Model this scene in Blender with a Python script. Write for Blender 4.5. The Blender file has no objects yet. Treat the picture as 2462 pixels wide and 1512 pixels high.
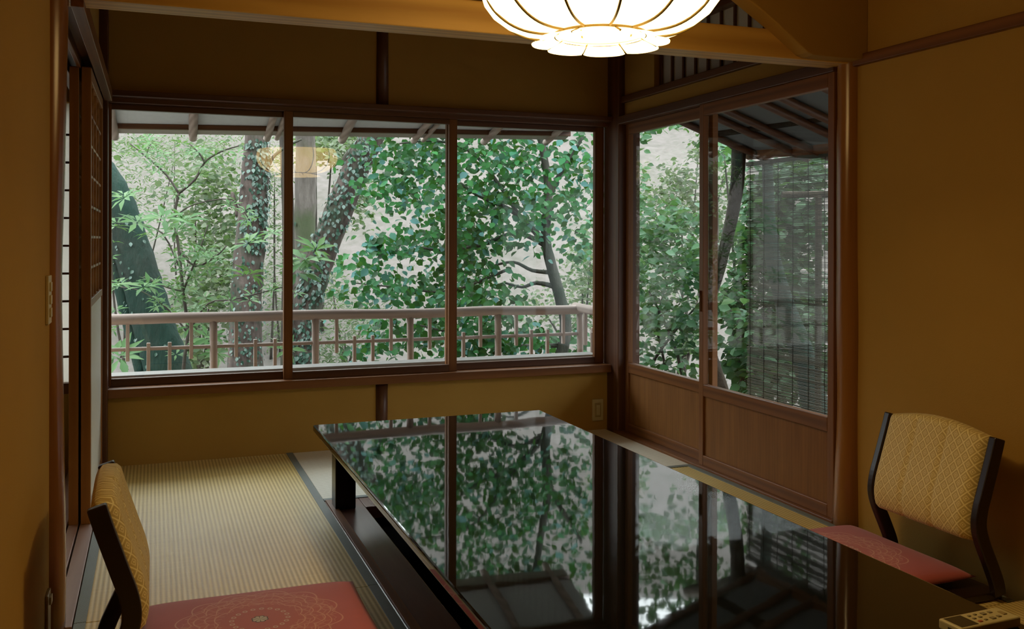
import bpy, bmesh, math, random
import numpy as np
from mathutils import Vector, Matrix

# ------------------------------------------------------------------ camera
W, H = 2462, 1512
F, YAW, ROLL, CY0 = 2267.95, 0.36288, 0.002146, 576.86
CAM = Vector((-2.4865, -4.9124, 1.0921))
scene = bpy.context.scene
COL = scene.collection
cd = bpy.data.cameras.new('camera')
cam = bpy.data.objects.new('camera', cd)
COL.objects.link(cam)
cd.sensor_width = 36.0
cd.lens = F / W * 36.0
cd.shift_y = -(H / 2 - CY0) / W
cd.clip_start = 0.02
cam.matrix_world = Matrix.Translation(CAM) @ Matrix.Rotation(-YAW, 4, 'Z') @ Matrix.Rotation(math.pi / 2, 4, 'X') @ Matrix.Rotation(ROLL, 4, 'Z')
scene.camera = cam
# ------------------------------------------------------------------ exposure and daylight
vs = scene.view_settings
vs.view_transform = 'Standard'
vs.look = 'None'
vs.exposure = 0.0
vs.gamma = 1.0
SKY_LOW, SKY_HIGH = 0.8, 9.5
LAMP = (3.0, 1.95, 0.72)
LAMP_STR = 1.75
BULB_STR = 85.0
world = bpy.data.worlds.new('overcast_sky')
scene.world = world
world.use_nodes = True
wn, wl = world.node_tree.nodes, world.node_tree.links
wn.clear()
w_out = wn.new('ShaderNodeOutputWorld')
w_bg = wn.new('ShaderNodeBackground')
w_tc = wn.new('ShaderNodeTexCoord')
w_sep = wn.new('ShaderNodeSeparateXYZ')
w_mr = wn.new('ShaderNodeMapRange')
w_mr.interpolation_type = 'SMOOTHSTEP'
w_mr.inputs['From Min'].default_value = 0.10
w_mr.inputs['From Max'].default_value = 0.55
w_mr.inputs['To Min'].default_value = SKY_LOW
w_mr.inputs['To Max'].default_value = SKY_HIGH
wl.new(w_tc.outputs['Generated'], w_sep.inputs[0])
wl.new(w_sep.outputs['Z'], w_mr.inputs['Value'])
w_bg.inputs['Color'].default_value = (0.92, 0.97, 1.0, 1)
wl.new(w_mr.outputs['Result'], w_bg.inputs['Strength'])
wl.new(w_bg.outputs[0], w_out.inputs[0])

rnd = random.Random(7)


# ------------------------------------------------------------------ picture measurements -> places
def ray(px, py):
    c, s = math.cos(ROLL), math.sin(ROLL)
    a, b = px - W / 2, py - CY0
    x, y = c * a + s * b, -s * a + c * b
    r, u = x / F, -y / F
    return Vector((r * math.cos(YAW) + math.sin(YAW), -r * math.sin(YAW) + math.cos(YAW), u))


def PD(px, py, d):
    return CAM + ray(px, py) * d


def PY(px, py, Y):
    d = ray(px, py)
    return CAM + d * ((Y - CAM.y) / d.y)


def PX(px, py, X):
    d = ray(px, py)
    return CAM + d * ((X - CAM.x) / d.x)


# ------------------------------------------------------------------ node helpers
class NT:
    def __init__(self, name):
        self.m = bpy.data.materials.new(name)
        self.m.use_nodes = True
        self.n = self.m.node_tree.nodes
        self.l = self.m.node_tree.links
        self.n.clear()
        self.out = self.n.new('ShaderNodeOutputMaterial')

    def add(self, t, **kw):
        nd = self.n.new(t)
        for k, v in kw.items():
            setattr(nd, k, v)
        return nd

    def put(self, sock, v):
        if hasattr(v, 'is_linked'):
            self.l.new(v, sock)
        elif isinstance(v, (tuple, list)) and len(v) == 3 and sock.type == 'RGBA':
            sock.default_value = (*v, 1)
        else:
            sock.default_value = v

    def math(self, op, a, b=0.0, c=None):
        nd = self.add('ShaderNodeMath', operation=op)
        self.put(nd.inputs[0], a)
        self.put(nd.inputs[1], b)
        if c is not None:
            self.put(nd.inputs[2], c)
        return nd.outputs[0]

    def ramp(self, fac, stops):
        nd = self.add('ShaderNodeValToRGB')
        e = nd.color_ramp.elements
        while len(e) < len(stops):
            e.new(0.5)
        for el, (p, c) in zip(e, stops):
            el.position = p
            el.color = (*c, 1)
        self.put(nd.inputs[0], fac)
        return nd.outputs[0]

    def mix(self, fac, a, b, mode='MIX'):
        nd = self.add('ShaderNodeMix', data_type='RGBA', blend_type=mode)
        self.put(nd.inputs[0], fac)
        self.put(nd.inputs[6], a)
        self.put(nd.inputs[7], b)
        return nd.outputs[2]

    def coords(self, scale=(1, 1, 1), kind='Object', rot=(0, 0, 0)):
        tc = self.add('ShaderNodeTexCoord')
        mp = self.add('ShaderNodeMapping')
        mp.inputs['Scale'].default_value = scale
        mp.inputs['Rotation'].default_value = rot
        self.l.new(tc.outputs[kind], mp.inputs[0])
        return mp.outputs[0]

    def noise(self, vec, scale, detail=4, rough=0.5):
        nd = self.add('ShaderNodeTexNoise')
        self.l.new(vec, nd.inputs['Vector'])
        nd.inputs['Scale'].default_value = scale
        nd.inputs['Detail'].default_value = detail
        nd.inputs['Roughness'].default_value = rough
        return nd.outputs['Fac']

    def bump(self, h, strength=0.3, dist=0.01):
        nd = self.add('ShaderNodeBump')
        nd.inputs['Strength'].default_value = strength
        nd.inputs['Distance'].default_value = dist
        self.l.new(h, nd.inputs['Height'])
        return nd.outputs[0]

    def bsdf(self, color, rough=0.5, normal=None, **kw):
        b = self.add('ShaderNodeBsdfPrincipled')
        self.put(b.inputs['Base Color'], color)
        self.put(b.inputs['Roughness'], rough)
        for k, v in kw.items():
            self.put(b.inputs[k.replace('_', ' ')], v)
        if normal is not None:
            self.l.new(normal, b.inputs['Normal'])
        return b

    def done(self, sh):
        self.l.new(sh.outputs[0] if hasattr(sh, 'outputs') else sh, self.out.inputs['Surface'])
        return self.m


def mat_plaster(name, c1, c2):
    t = NT(name)
    v = t.coords()
    n1 = t.noise(v, 3.0, 5)
    n2 = t.noise(v, 260.0, 3, 0.7)
    col = t.mix(t.math('MULTIPLY', n1, 1.0), c1, c2)
    return t.done(t.bsdf(col, 0.9, t.bump(n2, 0.35, 0.002), Specular_IOR_Level=0.15))


def mat_wood(name, c1, c2, axis='z', rough=0.4, scale=1.0, coat=0.0, spec=0.5, wave=0.45):
    t = NT(name)
    s = {'x': (0.7, 9, 9), 'y': (9, 0.7, 9), 'z': (9, 9, 0.7)}[axis]
    v = t.coords(tuple(k * scale for k in s))
    nz = t.noise(v, 1.6, 3)
    wv = t.add('ShaderNodeTexWave', wave_type='RINGS', rings_direction={'x': 'X', 'y': 'Y', 'z': 'Z'}[axis])
    t.l.new(v, wv.inputs['Vector'])
    wv.inputs['Scale'].default_value = 1.1
    wv.inputs['Distortion'].default_value = 5.0
    wv.inputs['Detail'].default_value = 2.0
    fine = t.noise(v, 9.0, 4, 0.6)
    f = t.math('ADD', t.math('MULTIPLY', wv.outputs['Fac'], wave), t.math('ADD', t.math('MULTIPLY', nz, 0.75 - wave), t.math('MULTIPLY', fine, 0.25)))
    col = t.ramp(f, [(0.2, c1), (0.8, c2)])
    return t.done(t.bsdf(col, rough, t.bump(f, 0.15, 0.002), Coat_Weight=coat, Coat_Roughness=0.25, Specular_IOR_Level=spec))


def mat_plain(name, c, rough=0.5, **kw):
    t = NT(name)
    v = t.coords()
    n = t.noise(v, 40.0, 3)
    d = tuple(k * 0.82 for k in c)
    return t.done(t.bsdf(t.mix(n, d, c), rough, **kw))


def mat_glass(name):
    t = NT(name)
    tr = t.add('ShaderNodeBsdfTransparent')
    tr.inputs[0].default_value = (0.965, 0.985, 0.975, 1)
    gl = t.add('ShaderNodeBsdfGlossy')
    gl.inputs['Roughness'].default_value = 0.0
    lw = t.add('ShaderNodeLayerWeight')
    lw.inputs['Blend'].default_value = 0.5
    mx = t.add('ShaderNodeMixShader')
    t.put(mx.inputs[0], t.math('MULTIPLY_ADD', t.math('POWER', lw.outputs['Facing'], 5.0), 0.9, 0.042))
    t.l.new(tr.outputs[0], mx.inputs[1])
    t.l.new(gl.outputs[0], mx.inputs[2])
    return t.done(mx)


def mat_paper(name, c, tl=0.55):
    t = NT(name)
    v = t.coords()
    n = t.noise(v, 90.0, 4)
    col = t.mix(n, tuple(k * 0.92 for k in c), c)
    d = t.add('ShaderNodeBsdfDiffuse')
    t.l.new(col, d.inputs[0])
    s = t.add('ShaderNodeBsdfTranslucent')
    t.l.new(col, s.inputs[0])
    mx = t.add('ShaderNodeMixShader')
    mx.inputs[0].default_value = tl
    t.l.new(d.outputs[0], mx.inputs[1])
    t.l.new(s.outputs[0], mx.inputs[2])
    return t.done(mx)


def mat_leaf(name, stops, rough=0.4, tl=0.3, spec=0.5):
    t = NT(name)
    g = t.add('ShaderNodeNewGeometry')
    col = t.ramp(g.outputs['Random Per Island'], stops)
    b = t.bsdf(col, rough, Specular_IOR_Level=spec)
    s = t.add('ShaderNodeBsdfTranslucent')
    t.l.new(t.mix(0.35, col, (0.16, 0.30, 0.05), 'MIX'), s.inputs[0])
    mx = t.add('ShaderNodeMixShader')
    mx.inputs[0].default_value = tl
    t.l.new(b.outputs[0], mx.inputs[1])
    t.l.new(s.outputs[0], mx.inputs[2])
    return t.done(mx)


def mat_bark(name, c1, c2, moss, mossamt=0.5):
    t = NT(name)
    v = t.coords((6, 6, 1.6))
    n1 = t.noise(v, 2.2, 6, 0.65)
    v2 = t.coords()
    n2 = t.noise(v2, 2.0, 5, 0.6)
    col = t.ramp(n1, [(0.3, c1), (0.7, c2)])
    f = t.ramp(n2, [(max(0.0, 0.62 - mossamt * 0.4), (0, 0, 0)), (0.72 - mossamt * 0.2, (1, 1, 1))])
    col = t.mix(f, col, moss)
    return t.done(t.bsdf(col, 0.85, t.bump(n1, 0.9, 0.03), Specular_IOR_Level=0.2))


def mat_tatami(name, axis, tone=((0.40, 0.27, 0.08), (0.70, 0.53, 0.185), (0.86, 0.71, 0.32))):
    """woven rush: warp ridges run along `axis`, rushes run across it"""
    t = NT(name)
    v = t.coords()
    sp = t.add('ShaderNodeSeparateXYZ')
    t.l.new(v, sp.inputs[0])
    a, b = (sp.outputs['X'], sp.outputs['Y']) if axis == 'y' else (sp.outputs['Y'], sp.outputs['X'])
    s1 = t.math('SINE', t.math('MULTIPLY', a, 2 * math.pi / 0.0155))
    h1 = t.math('MULTIPLY_ADD', s1, 0.5, 0.5)
    ph = t.math('MULTIPLY', t.math('GREATER_THAN', s1, 0.0), math.pi)
    s2 = t.math('SINE', t.math('ADD', t.math('MULTIPLY', b, 2 * math.pi / 0.006), ph))
    h2 = t.math('MULTIPLY_ADD', s2, 0.5, 0.5)
    streak = t.noise(t.coords((2, 160, 1) if axis == 'y' else (160, 2, 1)), 1.0, 3)
    f = t.math('ADD', t.math('MULTIPLY', h1, 0.55), t.math('ADD', t.math('MULTIPLY', streak, 0.3), t.math('MULTIPLY', h2, 0.15)))
    col = t.ramp(f, [(0.1, tone[0]), (0.5, tone[1]), (0.9, tone[2])])
    hh = t.math('ADD', t.math('MULTIPLY', h1, 0.7), t.math('MULTIPLY', h2, 0.3))
    b_ = t.bsdf(col, 0.5, t.bump(hh, 0.25, 0.002), Specular_IOR_Level=0.5)
    return t.done(b_)


def mat_heri(name, axis='y'):
    t = NT(name)
    v = t.coords()
    sp = t.add('ShaderNodeSeparateXYZ')
    t.l.new(v, sp.inputs[0])
    s1 = t.math('SINE', t.math('MULTIPLY', sp.outputs['X'], 2 * math.pi / 0.006))
    s2 = t.math('SINE', t.math('MULTIPLY', sp.outputs['Y'], 2 * math.pi / 0.006))
    f = t.math('GREATER_THAN', t.math('MULTIPLY', s1, s2), 0.15)
    col = t.mix(f, (0.115, 0.135, 0.125), (0.30, 0.33, 0.29))
    return t.done(t.bsdf(col, 0.6))


M = {}
M['plaster'] = mat_plaster('ochre_plaster', (0.40, 0.235, 0.055), (0.46, 0.275, 0.068))
M['plaster_out'] = mat_plaster('outer_plaster', (0.25, 0.2, 0.12), (0.3, 0.24, 0.15))
for ax in 'xyz':
    M['frame_' + ax] = mat_wood('frame_wood_' + ax, (0.13, 0.045, 0.012), (0.23, 0.09, 0.025), ax, 0.42, spec=0.35)
    M['dark_' + ax] = mat_wood('dark_wood_' + ax, (0.075, 0.026, 0.010), (0.13, 0.05, 0.02), ax, 0.4)
    M['light_' + ax] = mat_wood('light_wood_' + ax, (0.32, 0.15, 0.045), (0.46, 0.235, 0.075), ax, 0.38)
    M['grey_' + ax] = mat_wood('weathered_wood_' + ax, (0.26, 0.20, 0.175), (0.44, 0.355, 0.315), ax, 0.75)
M['beam'] = mat_wood('beam_wood', (0.56, 0.31, 0.075), (0.78, 0.50, 0.14), 'x', 0.42, 0.8)
M['board'] = mat_wood('door_board', (0.16, 0.062, 0.014), (0.29, 0.125, 0.032), 'z', 0.55, 1.6, spec=0.25, wave=0.08)
M['rim'] = mat_wood('rim_board', (0.12, 0.055, 0.04), (0.20, 0.095, 0.07), 'y', 0.25, wave=0.1)
M['track'] = mat_wood('track_board', (0.30, 0.17, 0.12), (0.42, 0.26, 0.19), 'y', 0.35)
M['stile'] = mat_wood('stile_wood', (0.22, 0.085, 0.022), (0.42, 0.19, 0.055), 'z', 0.42, 0.45)
M['log'] = mat_wood('polished_log', (0.20, 0.075, 0.018), (0.36, 0.16, 0.04), 'z', 0.22, 0.5, 0.5)
M['glass'] = mat_glass('window_glass')
M['paper'] = mat_paper('shoji_paper', (0.85, 0.84, 0.78))
M['panel'] = mat_plain('white_panel', (0.80, 0.79, 0.70), 0.45)
M['black_wood'] = mat_plain('black_stained_wood', (0.022, 0.010, 0.007), 0.32)
M['black'] = mat_plain('black_lacquer', (0.006, 0.006, 0.006), 0.25)
M['pit'] = mat_plain('pit_black', (0.010, 0.008, 0.007), 0.7)
M['tatami_y'] = mat_tatami('tatami_rush_lengthwise', 'y')
M['tatami_x'] = mat_tatami('tatami_crosswise_painted_sheen', 'x', ((0.58, 0.53, 0.40), (0.76, 0.71, 0.57), (0.84, 0.80, 0.68)))  # paler rush tone: the window sheen is put into the colour
M['heri'] = mat_heri('mat_border_cloth')
M['cream'] = mat_plain('cream_plastic', (0.62, 0.52, 0.26), 0.4)
M['cream_dark'] = mat_plain('tan_plastic', (0.42, 0.31, 0.12), 0.4)
M['button'] = mat_plain('grey_button', (0.30, 0.24, 0.12), 0.5)
M['red_button'] = mat_plain('red_button', (0.5, 0.10, 0.03), 0.5)
M['lcd'] = mat_plain('display_panel', (0.055, 0.045, 0.025), 0.25)
M['gold'] = mat_plain('brass_wire', (0.16, 0.105, 0.012), 0.6)
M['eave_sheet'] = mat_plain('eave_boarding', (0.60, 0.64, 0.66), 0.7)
M['eave_dark'] = mat_plain('aged_eave_boarding', (0.13, 0.15, 0.16), 0.7)  # darker boarding tone for the eave outside the glass doors
M['eave_strip'] = mat_plain('eave_edge_strip', (0.34, 0.32, 0.28), 0.7)
M['roof'] = mat_plain('roof_covering', (0.08, 0.08, 0.08), 0.8)
M['reed'] = mat_wood('reed', (0.022, 0.022, 0.013), (0.052, 0.048, 0.028), 'y', 0.7)
M['string'] = mat_plain('dark_string', (0.015, 0.013, 0.010), 0.8)
M['ledge'] = mat_wood('pale_ledge', (0.22, 0.21, 0.20), (0.30, 0.29, 0.27), 'x', 0.6)


def mat_table():
    t = NT('mirror_black_lacquer')
    v = t.coords()
    n = t.noise(v, 9.0, 2)
    b = t.bsdf((0.004, 0.005, 0.005), 0.03, t.bump(n, 0.012, 0.01), IOR=1.85)
    return t.done(b)


M['table'] = mat_table()


def mat_shade():
    t = NT('glowing_paper_shade')
    e = t.add('ShaderNodeEmission')
    v = t.coords()
    n = t.noise(v, 30.0, 3)
    col = t.mix(n, LAMP, tuple(k * 0.9 for k in LAMP))
    t.l.new(col, e.inputs[0])
    e.inputs[1].default_value = LAMP_STR
    return t.done(e)


M['shade'] = mat_shade()


def mat_brocade():
    t = NT('gold_diamond_brocade')
    v = t.coords()
    sp = t.add('ShaderNodeSeparateXYZ')
    t.l.new(v, sp.inputs[0])
    P = 0.034
    u = t.math('DIVIDE', sp.outputs['Y'], P)
    w = t.math('DIVIDE', sp.outputs['Z'], P * 1.15)
    a = t.math('ADD', u, w)
    b = t.math('SUBTRACT', u, w)

    def tri(x):
        fr = t.math('FRACT', t.math('ADD', x, 50.0))
        return t.math('ABSOLUTE', t.math('SUBTRACT', fr, 0.5))
    ta, tb = tri(a), tri(b)                       # 0.5 on the lattice lines, 0 in the middle
    m = t.math('MAXIMUM', ta, tb)
    line = t.math('GREATER_THAN', m, 0.435)
    ring = t.math('MULTIPLY', t.math('GREATER_THAN', m, 0.15), t.math('LESS_THAN', m, 0.25))
    dot = t.math('LESS_THAN', m, 0.07)
    f = t.math('MAXIMUM', line, t.math('MAXIMUM', t.math('MULTIPLY', ring, 0.65), dot))
    col = t.mix(f, (0.58, 0.41, 0.13), (0.90, 0.76, 0.36))
    n = t.noise(v, 500.0, 2)
    b_ = t.bsdf(col, 0.55, t.bump(t.math('ADD', f, t.math('MULTIPLY', n, 0.6)), 0.3, 0.002), Sheen_Weight=0.6, Sheen_Roughness=0.4, Sheen_Tint=(1.0, 0.85, 0.5, 1), Specular_IOR_Level=0.5)
    return t.done(b_)


M['brocade'] = mat_brocade()


def mat_zabuton():
    t = NT('red_medallion_cloth')
    v = t.coords()
    sp = t.add('ShaderNodeSeparateXYZ')
    t.l.new(v, sp.inputs[0])
    x, y = sp.outputs['X'], sp.outputs['Y']
    r = t.math('SQRT', t.math('ADD', t.math('MULTIPLY', x, x), t.math('MULTIPLY', y, y)))
    th = t.math('ARCTAN2', y, x)

    def absin(k, ph=0.0):
        return t.math('ABSOLUTE', t.math('SINE', t.math('ADD', t.math('MULTIPLY', th, k), ph)))

    def band(rad, w):
        return t.math('LESS_THAN', t.math('ABSOLUTE', t.math('SUBTRACT', r, rad)), w)
    parts = []
    for r0, amp, k, ph, w in ((0.105, 0.014, 4.0, 0.0, 0.0017), (0.128, 0.016, 6.0, 0.5, 0.0014), (0.150, 0.020, 6.0, 0.0, 0.0017), (0.172, 0.018, 6.0, 0.8, 0.0014), (0.190, 0.026, 6.0, 0.0, 0.0021)):
        parts.append(band(t.math('MULTIPLY_ADD', absin(k, ph), amp, r0), w))
    scr = t.add('ShaderNodeTexVoronoi', feature='DISTANCE_TO_EDGE')
    t.l.new(v, scr.inputs['Vector'])
    scr.inputs['Scale'].default_value = 38.0
    fil = t.math('MULTIPLY', t.math('LESS_THAN', scr.outputs['Distance'], 0.05), t.math('MULTIPLY', t.math('GREATER_THAN', r, 0.10), t.math('LESS_THAN', r, 0.2)))
    parts.append(t.math('MULTIPLY', fil, 0.5))
    f = parts[0]
    for q in parts[1:]:
        f = t.math('MAXIMUM', f, q)
    base = t.mix(t.noise(v, 12.0, 3), (0.42, 0.082, 0.080), (0.50, 0.105, 0.098))
    inner = t.math('LESS_THAN', r, 0.19)
    base = t.mix(t.math('MULTIPLY', inner, 0.25), base, (0.52, 0.17, 0.12))
    col = t.mix(t.math('MULTIPLY', f, 0.55), base, (0.75, 0.45, 0.30))
    # ring of small open beads
    ka = t.math('FRACT', t.math('ADD', t.math('MULTIPLY', th, 20 / (2 * math.pi)), 10.0))
    du = t.math('MULTIPLY', t.math('SUBTRACT', ka, 0.5), 0.0226)
    dr = t.math('SUBTRACT', r, 0.072)
    dd = t.math('SQRT', t.math('ADD', t.math('MULTIPLY', du, du), t.math('MULTIPLY', dr, dr)))
    bead = t.math('MULTIPLY', t.math('LESS_THAN', dd, 0.0068), t.math('GREATER_THAN', dd, 0.0036))
    col = t.mix(bead, col, (0.60, 0.42, 0.33))
    # pale blossom in the middle
    pet = t.math('MULTIPLY_ADD', absin(4.0), 0.004, 0.016)
    fl = t.math('LESS_THAN', r, pet)
    out = t.math('LESS_THAN', r, t.math('ADD', pet, 0.003))
    col = t.mix(out, col, (0.05, 0.03, 0.03))
    col = t.mix(fl, col, t.mix(t.math('GREATER_THAN', absin(4.0), 0.28), (0.10, 0.08, 0.07), (0.55, 0.50, 0.42)))
    n = t.noise(v, 700.0, 2)
    return t.done(t.bsdf(col, 0.7, t.bump(n, 0.25, 0.001), Sheen_Weight=0.25))


M['zabuton'] = mat_zabuton()


# ------------------------------------------------------------------ mesh helpers
class MB:
    def __init__(self):
        self.v, self.f = [], []

    def box(self, x0, x1, y0, y1, z0, z1):
        n = len(self.v)
        self.v += [(x0, y0, z0), (x1, y0, z0), (x1, y1, z0), (x0, y1, z0), (x0, y0, z1), (x1, y0, z1), (x1, y1, z1), (x0, y1, z1)]
        self.f += [tuple(n + i for i in q) for q in ((3, 2, 1, 0), (4, 5, 6, 7), (0, 1, 5, 4), (1, 2, 6, 5), (2, 3, 7, 6), (3, 0, 4, 7))]
        return self

    def prism(self, poly, axis, a0, a1):
        """extrude a polygon along an axis; poly in the two other axes in x,y,z order"""
        n, k = len(self.v), len(poly)
        for a in (a0, a1):
            for (p, q) in poly:
                self.v.append({'x': (a, p, q), 'y': (p, a, q), 'z': (p, q, a)}[axis])
        self.f.append(tuple(n + i for i in range(k)))
        self.f.append(tuple(n + k + i for i in reversed(range(k))))
        for i in range(k):
            j = (i + 1) % k
            self.f.append((n + i, n + k + i, n + k + j, n + j))
        return self

    def tube(self, pts, rad, seg=8, sub=1, jit=0.0, rg=None, cap=True, flat=None):
        pts = [Vector(p) for p in pts]
        rad = [rad] * len(pts) if not isinstance(rad, (list, tuple)) else list(rad)
        if sub > 1:
            P, R = [], []
            for i in range(len(pts) - 1):
                p0, p1, p2, p3 = pts[max(i - 1, 0)], pts[i], pts[i + 1], pts[min(i + 2, len(pts) - 1)]
                for s in range(sub):
                    t = s / sub
                    P.append(0.5 * ((2 * p1) + (p2 - p0) * t + (2 * p0 - 5 * p1 + 4 * p2 - p3) * t * t + (3 * p1 - 3 * p2 + p3 - p0) * t ** 3))
                    R.append(rad[i] + (rad[i + 1] - rad[i]) * t)
            P.append(pts[-1])
            R.append(rad[-1])
            pts, rad = P, R
        n0 = len(self.v)
        prev = None
        for i, p in enumerate(pts):
            tg = (pts[min(i + 1, len(pts) - 1)] - pts[max(i - 1, 0)]).normalized()
            if prev is None:
                a = Vector((0, 0, 1)) if abs(tg.z) < 0.9 else Vector((1, 0, 0))
                u = tg.cross(a).normalized()
            else:
                u = (prev - tg * prev.dot(tg)).normalized()
            prev = u
            w = tg.cross(u)
            for k in range(seg):
                an = 2 * math.pi * k / seg
                r = rad[i] * (1 + (rg.uniform(-jit, jit) if rg else 0))
                self.v.append(tuple(p + u * (math.cos(an) * r) + w * (math.sin(an) * r)))
        for i in range(len(pts) - 1):
            for k in range(seg):
                a = n0 + i * seg + k
                b = n0 + i * seg + (k + 1) % seg
                self.f.append((a, b, b + seg, a + seg))
        if cap:
            self.f.append(tuple(n0 + k for k in reversed(range(seg))))
            e = n0 + (len(pts) - 1) * seg
            self.f.append(tuple(e + k for k in range(seg)))
        return self

    def build(self, name, mat, parent=None, bevel=0.0, smooth=False, loc=None, seg=2):
        me = bpy.data.meshes.new(name)
        me.from_pydata(self.v, [], self.f)
        me.validate()
        bm = bmesh.new()
        bm.from_mesh(me)
        bmesh.ops.recalc_face_normals(bm, faces=bm.faces)
        bm.to_mesh(me)
        bm.free()
        me.materials.append(mat)
        o = bpy.data.objects.new(name, me)
        COL.objects.link(o)
        if parent is not None:
            o.parent = parent
        if loc is not None:
            o.location = loc
        if smooth:
            me.polygons.foreach_set('use_smooth', [True] * len(me.polygons))
        if bevel > 0:
            md = o.modifiers.new('bevel', 'BEVEL')
            md.width = bevel
            md.segments = seg
            md.limit_method = 'ANGLE'
            md.angle_limit = math.radians(40)
        return o


def box(name, b, mat, parent=None, bevel=0.0):
    """box whose origin is its own centre-bottom, so wood grain starts afresh on each member"""
    x0, x1, y0, y1, z0, z1 = b
    c = ((x0 + x1) / 2, (y0 + y1) / 2, z0)
    return MB().box(x0 - c[0], x1 - c[0], y0 - c[1], y1 - c[1], 0, z1 - z0).build(name, mat, parent, bevel, loc=c)


def empty(name, loc=(0, 0, 0), rz=0.0):
    o = bpy.data.objects.new(name, None)
    COL.objects.link(o)
    o.location = loc
    o.rotation_euler = (0, 0, rz)
    o.empty_display_size = 0.1
    return o


def tag(o, label, cat, group=None, kind=None):
    o['label'] = label
    o['category'] = cat
    if group:
        o['group'] = group
    if kind:
        o['kind'] = kind
    return o


def struct(o, label, cat):
    o['kind'] = 'structure'
    o['label'] = label
    o['category'] = cat
    return o


def under(parent, o):
    """parent a world-placed part to a thing, keeping where it stands"""
    o.parent = parent
    o.matrix_parent_inverse = (Matrix.Translation(parent.location) @ Matrix.Rotation(parent.rotation_euler.z, 4, 'Z')).inverted()
    return o


def copy_tree(o, parent=None):
    c = o.copy()
    COL.objects.link(c)
    if parent is not None:
        c.parent = parent
    for ch in list(o.children):
        copy_tree(ch, c)
    return c


# ------------------------------------------------------------------ room shell
XL, XR, ZC = -2.75, 0.0, 2.42
PYW = -2.0           # line of the beam and the two log posts
wall_t = 0.10
# floor under the mats, with the leg pit left open
PIT = (-1.675, -1.125, -3.42, -1.10)
fl = MB()
fl.box(XL - 0.1, PIT[0], -5.7, 0.1, -0.09, -0.05)
fl.box(PIT[1], XR + 0.1, -5.7, 0.1, -0.09, -0.05)
fl.box(PIT[0], PIT[1], -5.7, PIT[2], -0.09, -0.05)
fl.box(PIT[0], PIT[1], PIT[3], 0.1, -0.09, -0.05)
struct(fl.build('floor', M['rim']), 'boarded floor under the straw mats', 'floor')
pit = MB()
pit.box(PIT[0] - .02, PIT[0], PIT[2], PIT[3], -0.44, -0.05)
pit.box(PIT[1], PIT[1] + .02, PIT[2], PIT[3], -0.44, -0.05)
pit.box(PIT[0], PIT[1], PIT[2] - .02, PIT[2], -0.44, -0.05)
pit.box(PIT[0], PIT[1], PIT[3], PIT[3] + .02, -0.44, -0.05)
pit.box(PIT[0] - .02, PIT[1] + .02, PIT[2] - .02, PIT[3] + .02, -0.46, -0.44)
struct(pit.build('floor_pit', M['pit']), 'black sunken leg pit below the lacquer table', 'floor')
rim = empty('trim_1')
struct(rim, 'purple-brown board rim around the leg pit', 'trim')
under(rim, box('rim_board', (-1.82, PIT[0], PIT[2], -0.955, -0.05, 0.0), M['rim'], bevel=0.003))
under(rim, box('rim_board', (PIT[0], PIT[1], PIT[3], -0.955, -0.05, 0.0), M['rim'], bevel=0.003))
under(rim, box('rim_board', (PIT[1], -0.905, PIT[2], -0.955, -0.05, 0.0), M['rim'], bevel=0.003))
under(rim, box('rim_board', (-1.82, -0.905, -3.60, PIT[2], -0.05, 0.0), M['rim'], bevel=0.003))
under(rim, box('edge_strip', (-1.815, -1.785, PIT[2], -0.96, 0.0, 0.006), M['frame_y'], bevel=0.001))

# back wall
WX0, WX1, WZ0, WZ1 = -2.69, -0.03, 0.335, 1.80
bw = MB()
bw.box(-3.9, WX0 - .07, 0.0, 0.1, -0.09, 0.36)
bw.box(-3.9, WX0 - .07, 0.0, 0.1, 1.74, ZC)
bw.box(WX0 - .07, 0.1, 0.0, 0.1, -0.09, WZ0)
bw.box(WX0 - .07, 0.1, 0.0, 0.1, WZ1, ZC)
struct(bw.build('wall_back', M['plaster']), 'ochre plaster wall above and below the triple window', 'wall')
# right wall: doors 0..-1.93, plaster beyond
rw = MB()
rw.box(0.01, 0.11, -5.7, PYW - 0.03, -0.09, ZC)
rw.box(0.01, 0.09, -1.95, -0.08, 1.79, 1.905)
rw.box(0.01, 0.09, -0.47, -0.08, 1.905, ZC)
rw.box(0.01, 0.09, -1.95, -0.47, 2.22, ZC)
rw.box(0.062, 0.09, -1.95, -0.47, 1.905, 2.22)  # added board, keeps daylight off the transom's backing paper
struct(rw.build('wall_right', M['plaster']), 'ochre plaster wall on the right beyond the log post', 'wall')
lw = MB()
lw.box(XL - 0.1, XL, -5.7, PYW - 0.07, -0.09, ZC)
lw.box(XL - 0.06, XL + 0.02, PYW, -0.05, 1.86, ZC)
struct(lw.build('wall_left', M['plaster']), 'ochre plaster wall in the left foreground', 'wall')
nw = MB().box(XL - 0.1, 0.11, -5.7, -5.6, -0.09, ZC)
struct(nw.build('wall_near', M['plaster']), 'ochre plaster wall behind the camera', 'wall')
cl = MB().box(XL - 1.2, 0.12, -5.7, 0.12, ZC, ZC + 0.06)
struct(cl.build('ceiling', M['frame_y']), 'dark board ceiling', 'ceiling')
# plaster wing wall with a slanting edge, standing on the beam at the right
wing = [(0.01, 1.772), (-0.10, 1.768), (-0.235, 1.770), (-0.262, 1.778), (-0.375, 1.856), (-0.392, 1.870), (-0.515, 1.945), (-0.80, 2.12), (-1.05, 2.26), (-1.15, ZC), (0.01, ZC)]
struct(MB().prism(wing, 'y', -2.085, -2.005).build('wall_wing', M['plaster'], bevel=0.004), 'plaster wing wall with a slanting edge above the beam', 'wall')

# ------------------------------------------------------------------ posts, beam, rails
b_ = box('trim_2', (-2.74, 0.03, -2.015, -1.90, 1.765, 1.868), M['beam'], bevel=0.004)
struct(b_, 'long orange-brown beam crossing the room under the lamp', 'beam')


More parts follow.
